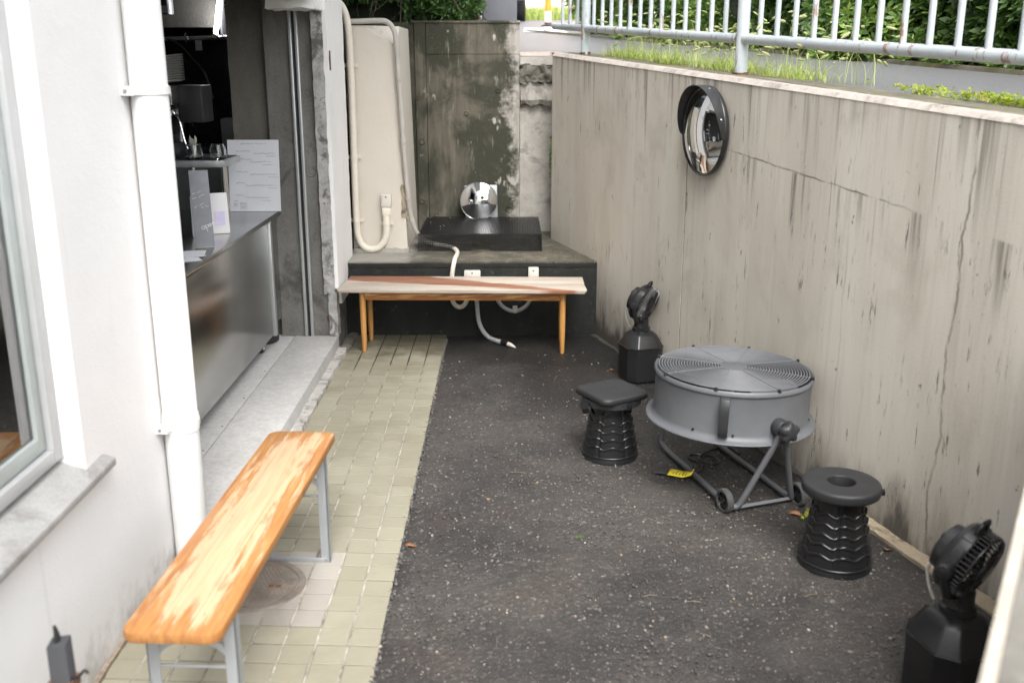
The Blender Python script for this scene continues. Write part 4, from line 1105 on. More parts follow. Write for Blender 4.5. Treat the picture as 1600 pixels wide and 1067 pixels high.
for i in range(N):
    o = i*4; p = o+4
    fs += [(o,p,p+1,o+1),(o+2,o+3,p+3,p+2),(o+1,p+1,p+3,o+3),(o,o+2,p+2,p)]
fs += [(0,1,3,2),(N*4,N*4+2,N*4+3,N*4+1)]
mt2 = mt.copy()
ydir = (mt.to_3x3() @ Vector((0,1,0)))
if ydir.z < 0: mt2 = mt @ Matrix.Rotation(PI,4,'Z')
mb.add([mt2 @ Vector(q) for q in vs], fs).build('hood', 'black_plastic', bmir)
for a in (.3,1.2,2.2,2.9):
    MB().lathe([(.0001,.003),(.004,.002),(.005,-.001)], 10, frame(mt2 @ Vector((.2178*math.cos(a),.2178*math.sin(a),.022)), WD, (mt2.to_3x3() @ Vector((math.cos(a),math.sin(a),0))))).build('screw', 'chrome', bmir)
MB().box(-.05,.05,-.05,.05,-.045,-.028).xf(mt).build('bracket', 'black_plastic', bmir)

# ------------------------------------------------------------------ long wooden bench at the back
bb = thing('wooden_bench', 'long low bench with weathered two-plank seat and orange tapered legs before the platform', 'bench', (-.265,6.0,0))
bb.rotation_euler = (0,0,-.028)
def lb(mb, name, mat, loc=(0,0,0), bevel=.003, parent=bb):
    o = mb.build(name, mat, None, bevel=bevel); o.parent = parent; o.location = loc; return o
ZS = .413
for (ya,yb) in ((-.192,-.0015),(.0015,.192)):
    lb(MB().hexa([(-.735,ya,-.022),(.735,ya,-.022),(.735,yb,-.022),(-.735,yb,-.022)],[(-.752+(.03 if ya>-.1 else 0)*.5,ya,0),(.752-(.03 if ya>-.1 else 0)*.3,ya,0),(.752-.012,yb,0),(-.752+.02,yb,0)]), 'seat_plank', 'weathered_plank', (0,0,ZS), .0025)
for sx in (-1,1):
    for yy in (-.115,.145):
        lb(MB().lathe([(.0115,0),(.0135,.01),(.0175,.14),(.019,.30),(.019,.392)], 20, cap=True), 'leg', 'leg_pine', (sx*.608,yy,0), 0)
for yy in (-.115,.145): lb(MB().box(-.595,.595,-.01,.01,-.026,.026), 'apron', 'pine', (0,yy,.358))
for sx in (-1,1): lb(MB().box(-.01,.01,-.105,.13,-.024,.024), 'end_rail', 'pine', (sx*.608,.0,.358))

# ------------------------------------------------------------------ worn folding bench on the tiles
ba = math.atan2(.057,1.32)
fb_ = thing('folding_bench', 'folding bench with worn orange-varnished board and grey steel legs on the tiles', 'bench', (-.768,2.735,0))
fb_.rotation_euler = (0,0,-ba)
mb = MB(); w, L, r = .12, .665, .035; pts = []
for (cx,cy,a0_) in ((w-r,-L+r,-PI/2),(w-r,L-r,0),(-w+r,L-r,PI/2),(-w+r,-L+r,PI)):
    for i in range(7): a = a0_+PI/2*i/6; pts.append((cx+r*math.cos(a), cy+r*math.sin(a)))
mb.prism(pts, -.03, 0); 
brd = mb.build('board', 'worn_varnish', bevel=.005); brd.parent = fb_; brd.location = (0,0,.435)
def legset(y, tilt):
    for sx in (-1,1):
        o = MB().box(-.016,.016,-.0025,.0025,0,.402).box(-.016 if sx < 0 else .011,-.011 if sx < 0 else .016,-.0025,.026,0,.402).build('leg', 'steel_grey'); o.parent = fb_; o.location = (sx*.10,y,0); 
    o = MB().box(-.115,.115,-.002,.018,.0,.004).box(-.1,.1,-.004,-.0005,.004,.022).build('foot_bar', 'steel_grey', bevel=.001); o.parent = fb_; o.location = (0,y,0)
    o = MB().tube([(-.1,0,.255),(.1,0,.255)], .0045, 8).build('cross_rod', 'steel_grey'); o.parent = fb_; o.location = (0,y+.01,0)
    arch = [(-.098,0,.275),(-.06,0,.315),(0,0,.335),(.06,0,.315),(.098,0,.275)]
    P = crom(arch,5); vs = []; fs = []
    for p in P: vs += [(p.x,-.004,p.z),(p.x,.004,p.z),(p.x,.004,p.z+.022),(p.x,-.004,p.z+.022)]
    for i in range(len(P)-1):
        a = i*4
        for k in range(4): fs.append((a+k,a+(k+1)%4,a+4+(k+1)%4,a+4+k))
    o = MB().add(vs, fs).build('arched_brace', 'steel_grey'); o.parent = fb_; o.location = (0,y+.004,0)
    s = 1 if y > 0 else -1
    o = MB().tube([(0,y+.004,.338),(0,y-s*.16,.402)], .005, 8).build('strut', 'steel_grey'); o.parent = fb_
    o = MB().box(-.112,.112,-.02,.02,.401,.4045).build('hinge_plate', 'steel_grey'); o.parent = fb_; o.location = (0,y,0)
    for sx in (-1,1):
        o = MB().lathe([(.0001,.003),(.005,.0025),(.006,0)], 8, frame((sx*.1,-.0026,.014),(1,0,0),(0,-1,0))).build('bolt', 'wire'); o.parent = fb_; o.location = (0,y,0)
legset(.49, 0); legset(-.535, 0)

# ------------------------------------------------------------------ drum fan
FC = Vector((.937,3.935,0))
df = thing('drum_fan', 'large grey drum fan tilted face-up on a wheeled tube stand by the retaining wall', 'fan', FC)
TL = Matrix.Translation((0,0,.4)) @ Matrix.Rotation(math.radians(1.4),4,(Vector((.2,1,0)).normalized())) @ Matrix.Translation((0,0,-.4))
def fp(mb, name, mat, parent=df, tilt=True, **k):
    if tilt: mb.xf(TL)
    return mb.build(name, mat, parent, world=False, **k)
Zb, Zt = .297, .503
drum = fp(MB().lathe([(.312,Zb+.012),(.312,Zt-.012),(.3135,Zt-.004),(.319,Zt+.002),(.3245,Zt-.004),(.3245,Zt-.016),(.3195,Zt-.02),(.3175,Zt-.03),(.3175,Zb+.03),(.322,Zb+.016),(.335,Zb+.006),(.347,Zb+.004),(.349,Zb),(.345,Zb-.003),(.33,Zb-.001),(.316,Zb+.008)], 96, closed=True), 'drum', 'fan_grey', smooth=50)
mb = MB()
for i in range(22):
    r = .064+i*.0115; z = Zt+.010-.004*(r/.31)**2; mb.tube(circ((0,0,z), r, n=72), .0022, 5, closed=True)
gr = fp(mb, 'grille', 'grille_wire')
fp(MB().lathe([(.0001,.0135),(.052,.013),(.056,.011),(.056,.008)], 40, Matrix.Translation((0,0,Zt))), 'badge', 'fan_frame', gr)
for i in range(8):
    a = 2*PI*i/8+.36
    mb = MB().tube([(r*math.cos(a), r*math.sin(a), Zt+.0125-.004*(r/.31)**2) for r in (.05,.1,.16,.22,.28,.312,.322)], .0017, 6)
    fp(mb, 'spoke', 'grille_wire', gr)
    fp(MB().lathe([(.0001,.013),(.006,.012),(.008,.004),(.008,0)], 10, Matrix.Translation((.319*math.cos(a),.319*math.sin(a),Zt))), 'clip', 'black_plastic', gr)
# motor and blades
mo = fp(MB().lathe([(.0001,Zt-.02),(.07,Zt-.024),(.078,Zt-.04),(.078,Zb+.03),(.0001,Zb+.03)], 32), 'motor', 'knob')
mb = MB()
for i in range(3):
    a = 2*PI*i/3; vs = []
    for j in range(7):
        r = .07+.225*j/6; wdt = .5+.18*math.sin(PI*j/6)
        for k, t in enumerate((-1,-.33,.33,1)):
            th = a+t*wdt*(.62); vs.append((r*math.cos(th), r*math.sin(th), .40+t*.045*(1-.4*j/6)))
    fs = [(j*4+k, (j+1)*4+k, (j+1)*4+k+1, j*4+k+1) for j in range(6) for k in range(3)]
    fp(MB().add(vs, fs), 'blade', 'fan_grey')
mb = MB()
for i in range(12):
    r = .09+i*.0185; mb.tube(circ((0,0,Zb+.004), r, n=56), .0018, 4, closed=True)
for i in range(6):
    a = PI*i/6; mb.tube([(.31*math.cos(a),.31*math.sin(a),Zb+.003),(-.31*math.cos(a),-.31*math.sin(a),Zb+.003)], .0024, 4)
fp(mb, 'rear_grille', 'grille_wire')
# handle on the drum side
ah = math.radians(-107)
hd = frame((.3175*math.cos(ah),.3175*math.sin(ah),.40), (-math.sin(ah),math.cos(ah),0), (math.cos(ah),math.sin(ah),0))  # local y is up or down
pts = [(-.075,.0),(-.075,.012),(-.06,.026),(-.03,.031),(.03,.031),(.055,.028),(.078,.018),(.085,.0)]
vs = []; fs = []
for (q, o) in pts: vs += [(-.018,q,o),(.018,q,o),(.018,q,o+.011),(-.018,q,o+.011)]
for i in range(len(pts)-1):
    b0 = i*4
    for k in range(4): fs.append((b0+k,b0+(k+1)%4,b0+4+(k+1)%4,b0+4+k))
fs += [(0,1,2,3),(len(pts)*4-4,len(pts)*4-1,len(pts)*4-2,len(pts)*4-3)]
fp(MB().add(vs, fs).xf(hd), 'handle', 'knob', bevel=.003)
for a in (-2.25,-1.75,-.35,.2):
    fp(MB().lathe([(.0001,.006),(.005,.005),(.006,0)], 8, frame((.3178*math.cos(a),.3178*math.sin(a),Zb+.03),(0,0,1),(math.cos(a),math.sin(a),0))), 'screw', 'black_plastic')
# stand: pivots on the axis ap; near A-frame towards the viewer
GL = {k: Vector(v)-FC for k, v in dict(WL=(.868,3.64,.045), WR=(1.178,3.70,.045), A=(.915,3.625,.02), B=(1.155,3.715,.02), L0=(.855,3.72,.03), L1=(.725,4.27,.02), R0=(1.14,3.76,.02), R1=(.985,4.30,.02)).items()}
pa = math.radians(-68); piv = Vector((.36*math.cos(pa), .36*math.sin(pa), .36)); fpv = Vector((-.36*math.cos(pa), -.36*math.sin(pa), .36))
sa = MB().tube(crom([piv+Vector((-.004,0,.0)), piv+(GL['A']-piv)*.5, piv+(GL['A']-piv)*.92, GL['A']+Vector((-.012,.0,.004)), GL['WL']+Vector((.03,.0,-.02))],7), .0125, 12)
fp(sa, 'a_frame_tube', 'fan_frame', tilt=False)
fp(MB().tube(crom([piv+Vector((.004,0,.0)), piv+(GL['B']-piv)*.5, piv+(GL['B']-piv)*.93, GL['B']+Vector((.004,.012,.0)), GL['R0'], GL['R0']+(GL['R1']-GL['R0'])*.5, GL['R1'], GL['R1']+Vector((-.02,.05,.05)), fpv+Vector((.01,0,0))],7), .0125, 12), 'a_frame_tube', 'fan_frame', tilt=False)
fp(MB().tube(crom([GL['WL']+Vector((0,.02,-.02)), GL['L0'], GL['L0']+(GL['L1']-GL['L0'])*.5, GL['L1'], GL['L1']+Vector((-.005,.04,.06)), fpv+Vector((-.01,0,0))],7), .0125, 12), 'base_tube', 'fan_frame', tilt=False)
fp(MB().tube([GL['A']+Vector((-.01,.0,.0)), GL['B']], .009, 4), 'cross_bar', 'fan_frame', tilt=False)
ax = Vector((math.cos(pa), math.sin(pa), 0))
kn = MB(); nk = 40; pr = [(.0001,.03),(.5,.03),(.9,.024),(1,.012),(.95,0),(.6,-.006),(.5,-.02),(.0001,-.02)]
vs = []; fs = []
for i in range(nk):
    a = 2*PI*i/nk; rr = .039*(1+.16*math.cos(5*a))
    for (q,z) in pr: vs.append((rr*q*math.cos(a), rr*q*math.sin(a), z))
m_ = len(pr)
for i in range(nk):
    j = (i+1)%nk
    for k in range(m_-1): fs.append((i*m_+k, j*m_+k, j*m_+k+1, i*m_+k+1))
fp(kn.add(vs, fs).xf(frame(piv+ax*.02, (0,0,1), ax)), 'knob', 'knob', tilt=False, smooth=50)
fp(MB().lathe([(.0001,.014),(.03,.014),(.034,.008),(.034,-.03),(.0001,-.03)], 24, frame(piv-ax*.012, (0,0,1), ax)), 'pivot_boss', 'knob', tilt=False)
wa = (GL['WR']-GL['WL']).normalized()
wax = Vector((-.93,-.36,0)).normalized()
for key in ('WL','WR'):
    c = GL[key]; mt = frame(c, (0,0,1), wax)
    R_ = .047
    w = MB(); w.lathe([(.036,-.013),(R_-.003,-.014),(R_,-.010),(R_,.010),(R_-.003,.014),(.036,.013)], 40, mt, closed=True)
    w = fp(w, 'wheel', 'tyre', tilt=False)
    tr_ = MB()
    for i in range(36):
        a = 2*PI*i/36; q = Matrix.Rotation(a,4,'Z'); tr_.add([mt @ (q @ Vector(p)) for p in ((R_-.001,-.0022,-.012),(R_+.0016,-.0016,-.011),(R_+.0016,.0016,-.011),(R_-.001,.0022,-.012),(R_-.001,-.0022,.012),(R_+.0016,-.0016,.011),(R_+.0016,.0016,.011),(R_-.001,.0022,.012))], [(0,3,2,1),(4,5,6,7),(0,1,5,4),(1,2,6,5),(2,3,7,6),(3,0,4,7)])
    fp(tr_, 'tread', 'tyre', w, tilt=False, smooth=0)
    rm = MB().lathe([(.0001,.008),(.010,.012),(.012,.003),(.034,.002),(.0365,.009),(.0365,-.009),(.0001,-.009)], 32, mt)
    for i in range(5):
        a = 2*PI*i/5; q = Matrix.Rotation(a,4,'Z'); rm.add([mt @ (q @ Vector(p)) for p in ((.008,-.004,.002),(.036,-.005,.002),(.036,.005,.002),(.008,.004,.002),(.008,-.003,.009),(.036,-.004,.008),(.036,.004,.008),(.008,.003,.009))], [(0,3,2,1),(4,5,6,7),(0,1,5,4),(1,2,6,5),(2,3,7,6),(3,0,4,7)])
    fp(rm, 'rim', 'black_gloss', w, tilt=False)
# power cord and yellow tag below the fan
cd = thing('power_cord', 'black power cord and plug lying coiled under the drum fan', 'cord', (.78,4.05,0))
pts = [(.68,4.0,.006),(.72,3.965,.007),(.78,3.975,.007),(.84,4.02,.008),(.86,4.1,.007),(.82,4.16,.012),(.84,4.22,.007),(.92,4.2,.007),(.95,4.12,.012),(.90,4.08,.014),(.86,4.15,.018),(.93,4.26,.007),(1.02,4.3,.007),(1.06,4.22,.007)]
MB().tube(crom(pts,6), .0045, 7).build('cable', 'black_plastic', cd)
MB().tube([(.635,4.005,.01),(.66,4.004,.011),(.69,3.995,.009)], [.008,.011,.006], 9).build('plug', 'black_plastic', cd)
tgm = MB(); N = 9; vs = []
for i in range(N):
    t = i/(N-1); x = .105*t; z = .012+.02*(t-.25)**2*1.6+.003*math.sin(t*7)
    vs += [(x,-.028,z),(x,.028,z+.006)]
tgm.add(vs, [(2*i,2*i+2,2*i+3,2*i+1) for i in range(N-1)]); tgm.xf(Matrix.Translation((.70,3.985,.004)) @ Matrix.Rotation(-.42,4,'Z'))
tg_ = tgm.build('cord_tag', 'yellow_tag', None, loc=(.745,3.965,0))
sol = tg_.modifiers.new('thick','SOLIDIFY'); sol.thickness = .0006
tag(tg_, 'yellow printed warning tag on the asphalt beside the fan stand', 'tag')
pm = MB()
for i in range(5):
    t = .2+.13*i; x = .105*t; z = .0128+.02*(t-.25)**2*1.6+.003*math.sin(t*7)
    pm.box(x,x+.003,-.02,.0+.018*(i%2),z+.0035,z+.0045)
pm.xf(Matrix.Translation((.70,3.985,.004)) @ Matrix.Rotation(-.42,4,'Z'))
pm.build('print', 'ink', tg_, smooth=0)
# ------------------------------------------------------------------ telescopic stools
def stool(label, c, rot, cushion):
    st = thing('telescopic_stool', label, 'stool', (c[0],c[1],0), 'telescopic stools')
    st.rotation_euler = (0,0,rot)
    segs = [(0,.03,.128,.126,0),(.022,.075,.124,.121,.008),(.05,.112,.116,.113,.008),(.09,.148,.109,.106,.008),(.125,.184,.102,.099,.008),(.16,.22,.095,.092,.008),(.195,.272,.088,.086,0)]
    for k, (z0,z1,r0,r1,amp) in enumerate(segs):
        n = 108; vs = []; fs = []
        rows = [(r0-.004,z0,0),(r0,z0,0),(r0*.55+r1*.45-.001,(z0+z1)/2,.5),(r1-.001,z1-.012,1),(r1+.0022,z1-.009,1),(r1+.0024,z1-.002,1),(r1+.0005,z1,1),(r1-.006,z1,1),(r1-.007,z1-.02,1)]
        for i in range(n):
            a = 2*PI*i/n; w = abs(((i*9/n) % 1)-.5)*4-1         # zigzag
            w = max(-.75,min(.75,w)); slot = .0045 if (i % 18) in (8,9) and k > 0 else 0
            for (r,z,f) in rows:
                vs.append(((r-slot)*math.cos(a), (r-slot)*math.sin(a), z+amp*w*f))
        m = len(rows)
        for i in range(n):
            j = (i+1)%n
            for q in range(m-1): fs.append((i*m+q, j*m+q, j*m+q+1, i*m+q+1))
        MB().add(vs, fs).build('segment', 'black_plastic', st, world=False, smooth=25)
    if cushion:
        MB().lathe([(.05,.262),(.118,.262),(.128,.266),(.13,.275),(.128,.285),(.05,.287)], 64).build('seat_disc', 'black_plastic', st, world=False)
        MB().lathe([(.1305,.258),(.133,.259),(.133,.284),(.1305,.285)], 64).build('strap', 'knob', st, world=False)
        MB().box(-.012,.012,-.138,-.131,.256,.287).box(-.004,.004,-.1405,-.137,.258,.285).build('buckle', 'black_gloss', st, world=False, bevel=.002)
        MB().add([(-.15,.02,.285),(-.14,-.02,.285),(-.148,-.035,.262),(-.165,-.01,.25),(-.152,.03,.255),(-.136,-.03,.235),(-.15,.0,.222)], [(0,1,2,3),(0,3,4),(2,5,3),(5,6,3),(3,6,4)]).build('strap_tail', 'black_plastic', st, world=False, smooth=0)
        bm = MB(); h, r = .128, .045; pts = []
        for (cx,cy,a0) in ((h-r,-h+r,-PI/2),(h-r,h-r,0),(-h+r,h-r,PI/2),(-h+r,-h+r,PI)):
            for i in range(8): a = a0+PI/2*i/7; pts.append((cx+r*math.cos(a), cy+r*math.sin(a)))
        lv = [(.97,.286),(1.0,.291),(1.0,.306),(.975,.3125),(.9,.3155),(.6,.3165),(.3,.317)]
        vs = []; n = len(pts)
        for s, z in lv: vs += [(x*s,y*s,z) for x,y in pts]
        fs = [(k*n+i,k*n+(i+1)%n,(k+1)*n+(i+1)%n,(k+1)*n+i) for k in range(len(lv)-1) for i in range(n)]+[tuple((len(lv)-1)*n+i for i in range(n)), tuple(range(n-1,-1,-1))]
        bm.add(vs, fs).build('cushion', 'dark_seat', st, world=False, smooth=50)
    else:
        MB().lathe([(.0475,.25),(.0475,.312),(.0485,.3145),(.051,.3158),(.054,.316),(.12,.316),(.126,.3152),(.131,.313),(.134,.309),(.135,.304),(.135,.286),(.133,.28),(.128,.276),(.12,.274),(.085,.27)], 72).build('seat_disc', 'dark_seat', st, world=False, smooth=50)
        MB().lathe([(.0474,.29),(.0465,.19),(.0001,.185)], 40).build('centre_well', 'black_room', st, world=False)
        MB().box(.128,.146,-.012,.012,.279,.298).build('latch', 'black_plastic', st, world=False, bevel=.003)
    return st
stool('black telescopic stool with a square padded seat left of the drum fan', (.47,4.235), math.radians(30), True)
stool('black telescopic stool with a round seat holed in the middle', (1.172,3.215), math.radians(-15), False)

# ------------------------------------------------------------------ misting fans on water tanks
def mist(label, c, rot, axis, s=1.0):
    mf = thing('misting_fan', label, 'fan', (c[0],c[1],0), 'black misting fans on tanks')
    def oct_(r, z, k=.42):
        p = []
        for (sx,sy) in ((1,-1),(1,1),(-1,1),(-1,-1)):
            q = r*k
            if sx*sy < 0: p += [(sx*(r-q),sy*r,z),(sx*r,sy*(r-q),z)]
            else: p += [(sx*r,sy*(r-q),z),(sx*(r-q),sy*r,z)]
        return p
    lv = [(.094,.0),(.104,.006),(.106,.03),(.107,.15),(.109,.19),(.110,.198),(.106,.204),(.102,.212),(.076,.262),(.06,.276),(.045,.282)]
    vs = []; n = 8
    for r, z in lv: vs += oct_(r, z)
    fs = [(k*n+i,k*n+(i+1)%n,(k+1)*n+(i+1)%n,(k+1)*n+i) for k in range(len(lv)-1) for i in range(n)]+[tuple(range(n-1,-1,-1)), tuple((len(lv)-1)*n+i for i in range(n))]
    Rz = Matrix.Rotation(rot,4,'Z')
    MB().add(vs, fs).xf(Rz).build('tank', 'black_plastic', mf, world=False, bevel=.009, seg=3, smooth=40)
    mb = MB()
    for i in range(8):
        p = oct_(.1105,.2)
        a, b = Vector(p[i]), Vector(p[(i+1)%8])
        mb.tube([a, a.lerp(b,.5), b], .004, 6)
    mb.xf(Rz).build('lid_seam', 'black_gloss', mf, world=False)['kind'] = 'stuff'
    MB().lathe([(.05,.278),(.05,.30),(.043,.304),(.04,.32),(.04,.345),(.034,.352)], 32, cap=True).build('neck', 'black_gloss', mf, world=False)
    hc = Vector((.0,0,.44)); A_ = Vector(axis).normalized(); mt = frame(hc, Vector((0,0,1)), A_)   # local x up, z front
    hd = MB().lathe([(.0001,-.072),(.05,-.07),(.066,-.062),(.07,-.04),(.09,-.034),(.099,-.024),(.101,-.012),(.101,.012),(.097,.016),(.09,.014),(.085,-.01),(.0001,-.012)], 56, mt)
    hd = hd.build('head', 'black_plastic', mf, world=False, smooth=40)
    for i in range(6):
        a = 2*PI*i/6+.2; q = Matrix.Rotation(a,4,'Z')
        MB().add([mt @ (q @ Vector((r_*math.cos(t_), r_*math.sin(t_), z_))) for t_ in np.linspace(-.40,.40,9) for r_, z_ in ((.1005,-.019),(.1038,-.017),(.1038,.009),(.1005,.011))],
                 [(k*4+p,k*4+4+p,k*4+4+(p+1)%4,k*4+(p+1)%4) for k in range(8) for p in range(4)]+[(0,1,2,3),(32,35,34,33)]).build('band_panel', 'black_gloss', hd, world=False)
    mb = MB()
    for i in range(44):
        a = 2*PI*i/44; q = Matrix.Rotation(a,4,'Z')
        mb.tube([mt @ (q @ Vector(p)) for p in ((.098,0,.012),(.0985,0,.04),(.094,0,.052),(.082,0,.058),(.03,0,.064))], .0021, 5)
    for r, z in ((.0985,.042),(.06,.061)): mb.tube([mt @ Vector((r*math.cos(t),r*math.sin(t),z)) for t in np.linspace(0,2*PI,40,False)], .0026, 5, closed=True)
    g = mb.build('grille', 'black_gloss', hd, world=False)
    MB().lathe([(.0001,.07),(.026,.068),(.033,.062),(.033,.054)], 28, mt).build('nozzle_hub', 'black_gloss', hd, world=False)
    side = A_.cross(Vector((0,0,1))).normalized()
    for sg in (-1,1):
        mb = MB().tube([Vector((0,0,.335))+side*sg*.02, Vector((0,0,.36))+side*sg*.085, hc+side*sg*.11+Vector((0,0,-.03)), hc+side*sg*.111], .0125, 8)
        mb.build('yoke_arm', 'black_plastic', mf, world=False)
        MB().lathe([(.0001,.02),(.018,.018),(.022,.008),(.022,-.008)], 20, frame(hc+side*sg*.106, (0,0,1), side*sg)).build('pivot_knob', 'black_plastic', mf, world=False)
    up = mt.to_3x3() @ Vector((1,0,0)); up = -up if up.z < 0 else up
    tpc = hc+up*.1
    MB().tube(crom([tpc-side*.03+A_*.0, tpc-side*.024+up*.022, tpc+up*.028, tpc+side*.024+up*.022, tpc+side*.03],5), .006, 8).build('handle', 'black_plastic', hd, world=False)
    MB().box(-.012,.02,-.045,.045,-.07,-.03).xf(mt @ Matrix.Translation((.03,0,0))).build('switch_box', 'black_plastic', hd, world=False, bevel=.006)
    MB().tube(crom([hc-A_*.055+Vector((0,0,-.06)), hc-A_*.10+Vector((0,0,-.09)), Vector((0,0,.3))-A_*.095, Vector((0,0,.262))-A_*.072],6), .0045, 8).build('water_tube', 'white_plastic', mf, world=False)
    mf.scale = (s,s,s); return mf
mist('black misting fan on a water tank standing between the wooden bench and the drum fan', (.752,5.37), .3, (.80,-.46,-.36), 1.0)
mist('black misting fan partly hidden behind the pale-edged parapet at lower right', (1.235,2.42), .25, (.62,-.72,-.34), 1.0)

# ------------------------------------------------------------------ post at the lower left
ps = thing('dark_post', 'narrow dark grey post with a black tip against the white wall, lower left corner', 'post', (-1.02,2.0,0))
MB().hexa([(-.026,-.02,0),(.026,-.02,0),(.026,.02,0),(-.026,.02,0)],[(-.022,-.018,.455),(.022,-.018,.462),(.022,.018,.468),(-.022,.018,.462)]).build('shaft', 'post_grey', ps, world=False, bevel=.003)
MB().tube([(-.003,0,.46),(-.002,0,.478),(-.005,0,.5)], [.008,.007,.0035], 8).build('tip', 'black_plastic', ps, world=False)
MB().tube(crom([(.02,-.01,.37),(.04,-.012,.376),(.055,-.012,.392),(.064,-.012,.385)],5), .004, 6).build('wire_hook', 'black_plastic', ps, world=False)
MB().box(-.0285,.0285,-.0225,.0225,.34,.365).build('band', 'rust', ps, world=False)

# ------------------------------------------------------------------ service counter and the bar behind it
ct = thing('service_counter', 'stainless steel service counter inside the open shop front', 'counter', (-1.7,4.9,.1))
MB().box(-2.05,-1.345,3.6,5.955,.847,.875).build('top', 'stainless', ct, bevel=.003)
MB().box(-1.375,-1.363,3.6,5.62,.185,.847).build('front_panel', 'stainless', ct, bevel=.002)
MB().box(-1.385,-1.352,5.66,5.70,.17,.847).build('corner_post', 'alu', ct, bevel=.003)
MB().box(-1.381,-1.374,5.60,5.93,.22,.846).build('end_panel', 'stainless', ct)
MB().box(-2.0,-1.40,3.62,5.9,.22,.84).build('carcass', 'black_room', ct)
for y in (4.2,5.55):
    l = MB().lathe([(.018,.12),(.018,.2)], 16, Matrix.Translation((-1.42,y,0)), cap=True).build('leg', 'alu', ct)
    MB().lathe([(.0001,-.012),(.032,-.012),(.034,0),(.032,.012),(.0001,.012)], 24, frame((-1.42,y,.133),(0,0,1),(1,0,0))).build('castor', 'knob', l)
MB().lathe([(.0001,0),(.075,0),(.085,.01),(.085,.2),(.08,.21),(.0001,.21)], 24, Matrix.Translation((-1.46,5.80,.099))).build('bin', 'dark_metal', ct)
# menu board with handwriting
mn = thing('menu_board', 'tall pale handwritten menu sheet leaning on the far end of the counter', 'menu', (-1.46,5.90,.875))
MM = Matrix(((1,0,0,-1.474),(0,math.cos(.1),math.sin(.1),5.895),(0,-math.sin(.1),math.cos(.1),.876),(0,0,0,1)))
MM = Matrix.Translation((-1.474,5.862,.876)) @ Matrix.Rotation(-.1,4,'X')
MB().box(-.152,.146,0,.003,0,.412).xf(MM).build('sheet', 'paper', mn, smooth=0)
MB().hexa([(-.016,-.02,0),(.016,-.02,0),(.016,-.004,0),(-.016,-.004,0)],[(-.01,-.016,.026),(.01,-.016,.026),(.01,-.006,.026),(-.01,-.006,.026)]).xf(Matrix.Translation((-1.47,5.89,.876))).build('wooden_stop', 'brown_wood_block', mn)
def scrawl(mb, x0, x1, z, h, dens=230, seed=0):
    r = random.Random(seed); n = int((x1-x0)*dens)+3; pts = []
    gap = 0
    for i in range(n):
        x = x0+(x1-x0)*i/(n-1); pts.append((x+r.uniform(-.0012,.0012), -.0008, z+h*(r.random()-.3)*(1.5 if r.random() > .8 else .7)))
        if r.random() < .13 and len(pts) > 4: mb.tube(pts, .0008, 3); pts = []
    if len(pts) > 1: mb.tube(pts, .0008, 3)
mb = MB()
scrawl(mb, -.075,.075,.388,.011,260,1)
for k, (z, a, b, c, d) in enumerate(((.347,-.105,-.02,0,.12),(.298,-.105,-.015,-.02,.1),(.227,-.105,-.04,-.025,.13),(.163,-.11,-.06,-.05,.125),(.092,-.115,-.065,-.06,.08))):
    scrawl(mb, a, b, z, .010, 240, 10+k); scrawl(mb, c, d, z-.014, .008, 260, 20+k); scrawl(mb, d-.05, d+.006, z-.030, .006, 260, 30+k)
scrawl(mb,-.125,-.105,.06,.005,240,41)
for z in (.045,.036,.028): scrawl(mb,-.13,-.105,z,.004,240,int(z*1000))
mb.tube([(-.092,-.0008,.05),(-.055,-.0008,.05),(-.055,-.0008,.012),(-.092,-.0008,.012)], .0007, 3, closed=True)
for z in (.042,.034,.026,.019): scrawl(mb,-.088,-.06,z,.004,240,int(z*2000))
mb.xf(MM).build('handwriting', 'ink', mn, smooth=0)['kind'] = 'stuff'
# open sign
sg = thing('open_sign', 'slanted slate-grey board chalked with the word open on the counter', 'sign', (-1.43,4.70,.875))
SM = frame((-1.408,4.70,.882), (.80,-.28,-.42), (.42,-.85,.32))
# build in a plane: x across, y along the board
bx = Vector((.86,.33,.0)).normalized()
by = Vector((-.42,.02,.90)); by = (by-bx*by.dot(bx)).normalized(); bz = bx.cross(by)
SM = Matrix((bx,by,bz)).transposed().to_4x4(); SM.translation = Vector((-1.415,4.69,.878))
MB().box(-.062,.026,0,.36,-.004,.004).xf(SM).build('board', 'slate', sg, bevel=.001)
def strokes(mb, lines, mt, r=.0014):
    for L_ in lines: mb.tube([mt @ Vector((x,y,.0055)) for x,y in L_], r, 5)
def arc(cx,cy,r,a0,a1,n=9): return [(cx+r*math.cos(math.radians(a0+(a1-a0)*i/n)), cy+r*math.sin(math.radians(a0+(a1-a0)*i/n))) for i in range(n+1)]
op = [arc(-.038,.10,.0075,0,360), [(-.026,.107),(-.026,.076)], arc(-.0195,.10,.0065,140,-150), arc(-.004,.10,.0065,0,320)+[], [(-.0105,.10),(.0025,.10)], [(.008,.107),(.008,.093)], arc(.0135,.1005,.0055,170,0)+[(.019,.093)]]
mb = MB(); strokes(mb, op, SM @ Matrix.Translation((.018,.0,0)) @ Matrix.Translation((-.01,.1,0)) @ Matrix.Rotation(.35,4,'Z') @ Matrix.Translation((.01,-.1,0)))
r_ = random.Random(3)
for (x0,x1,y) in ((-.055,-.01,.27),(-.055,.0,.245),(-.05,-.005,.205),(-.02,.015,.19)):
    pts = [(x0+(x1-x0)*i/9, y+r_.uniform(-.005,.005)+.35*(x0+(x1-x0)*i/9)) for i in range(10)]; strokes(mb, [pts[:4],pts[5:]], SM, .0009)
mb.build('chalk_writing', 'chalk', sg, smooth=0)['kind'] = 'stuff'
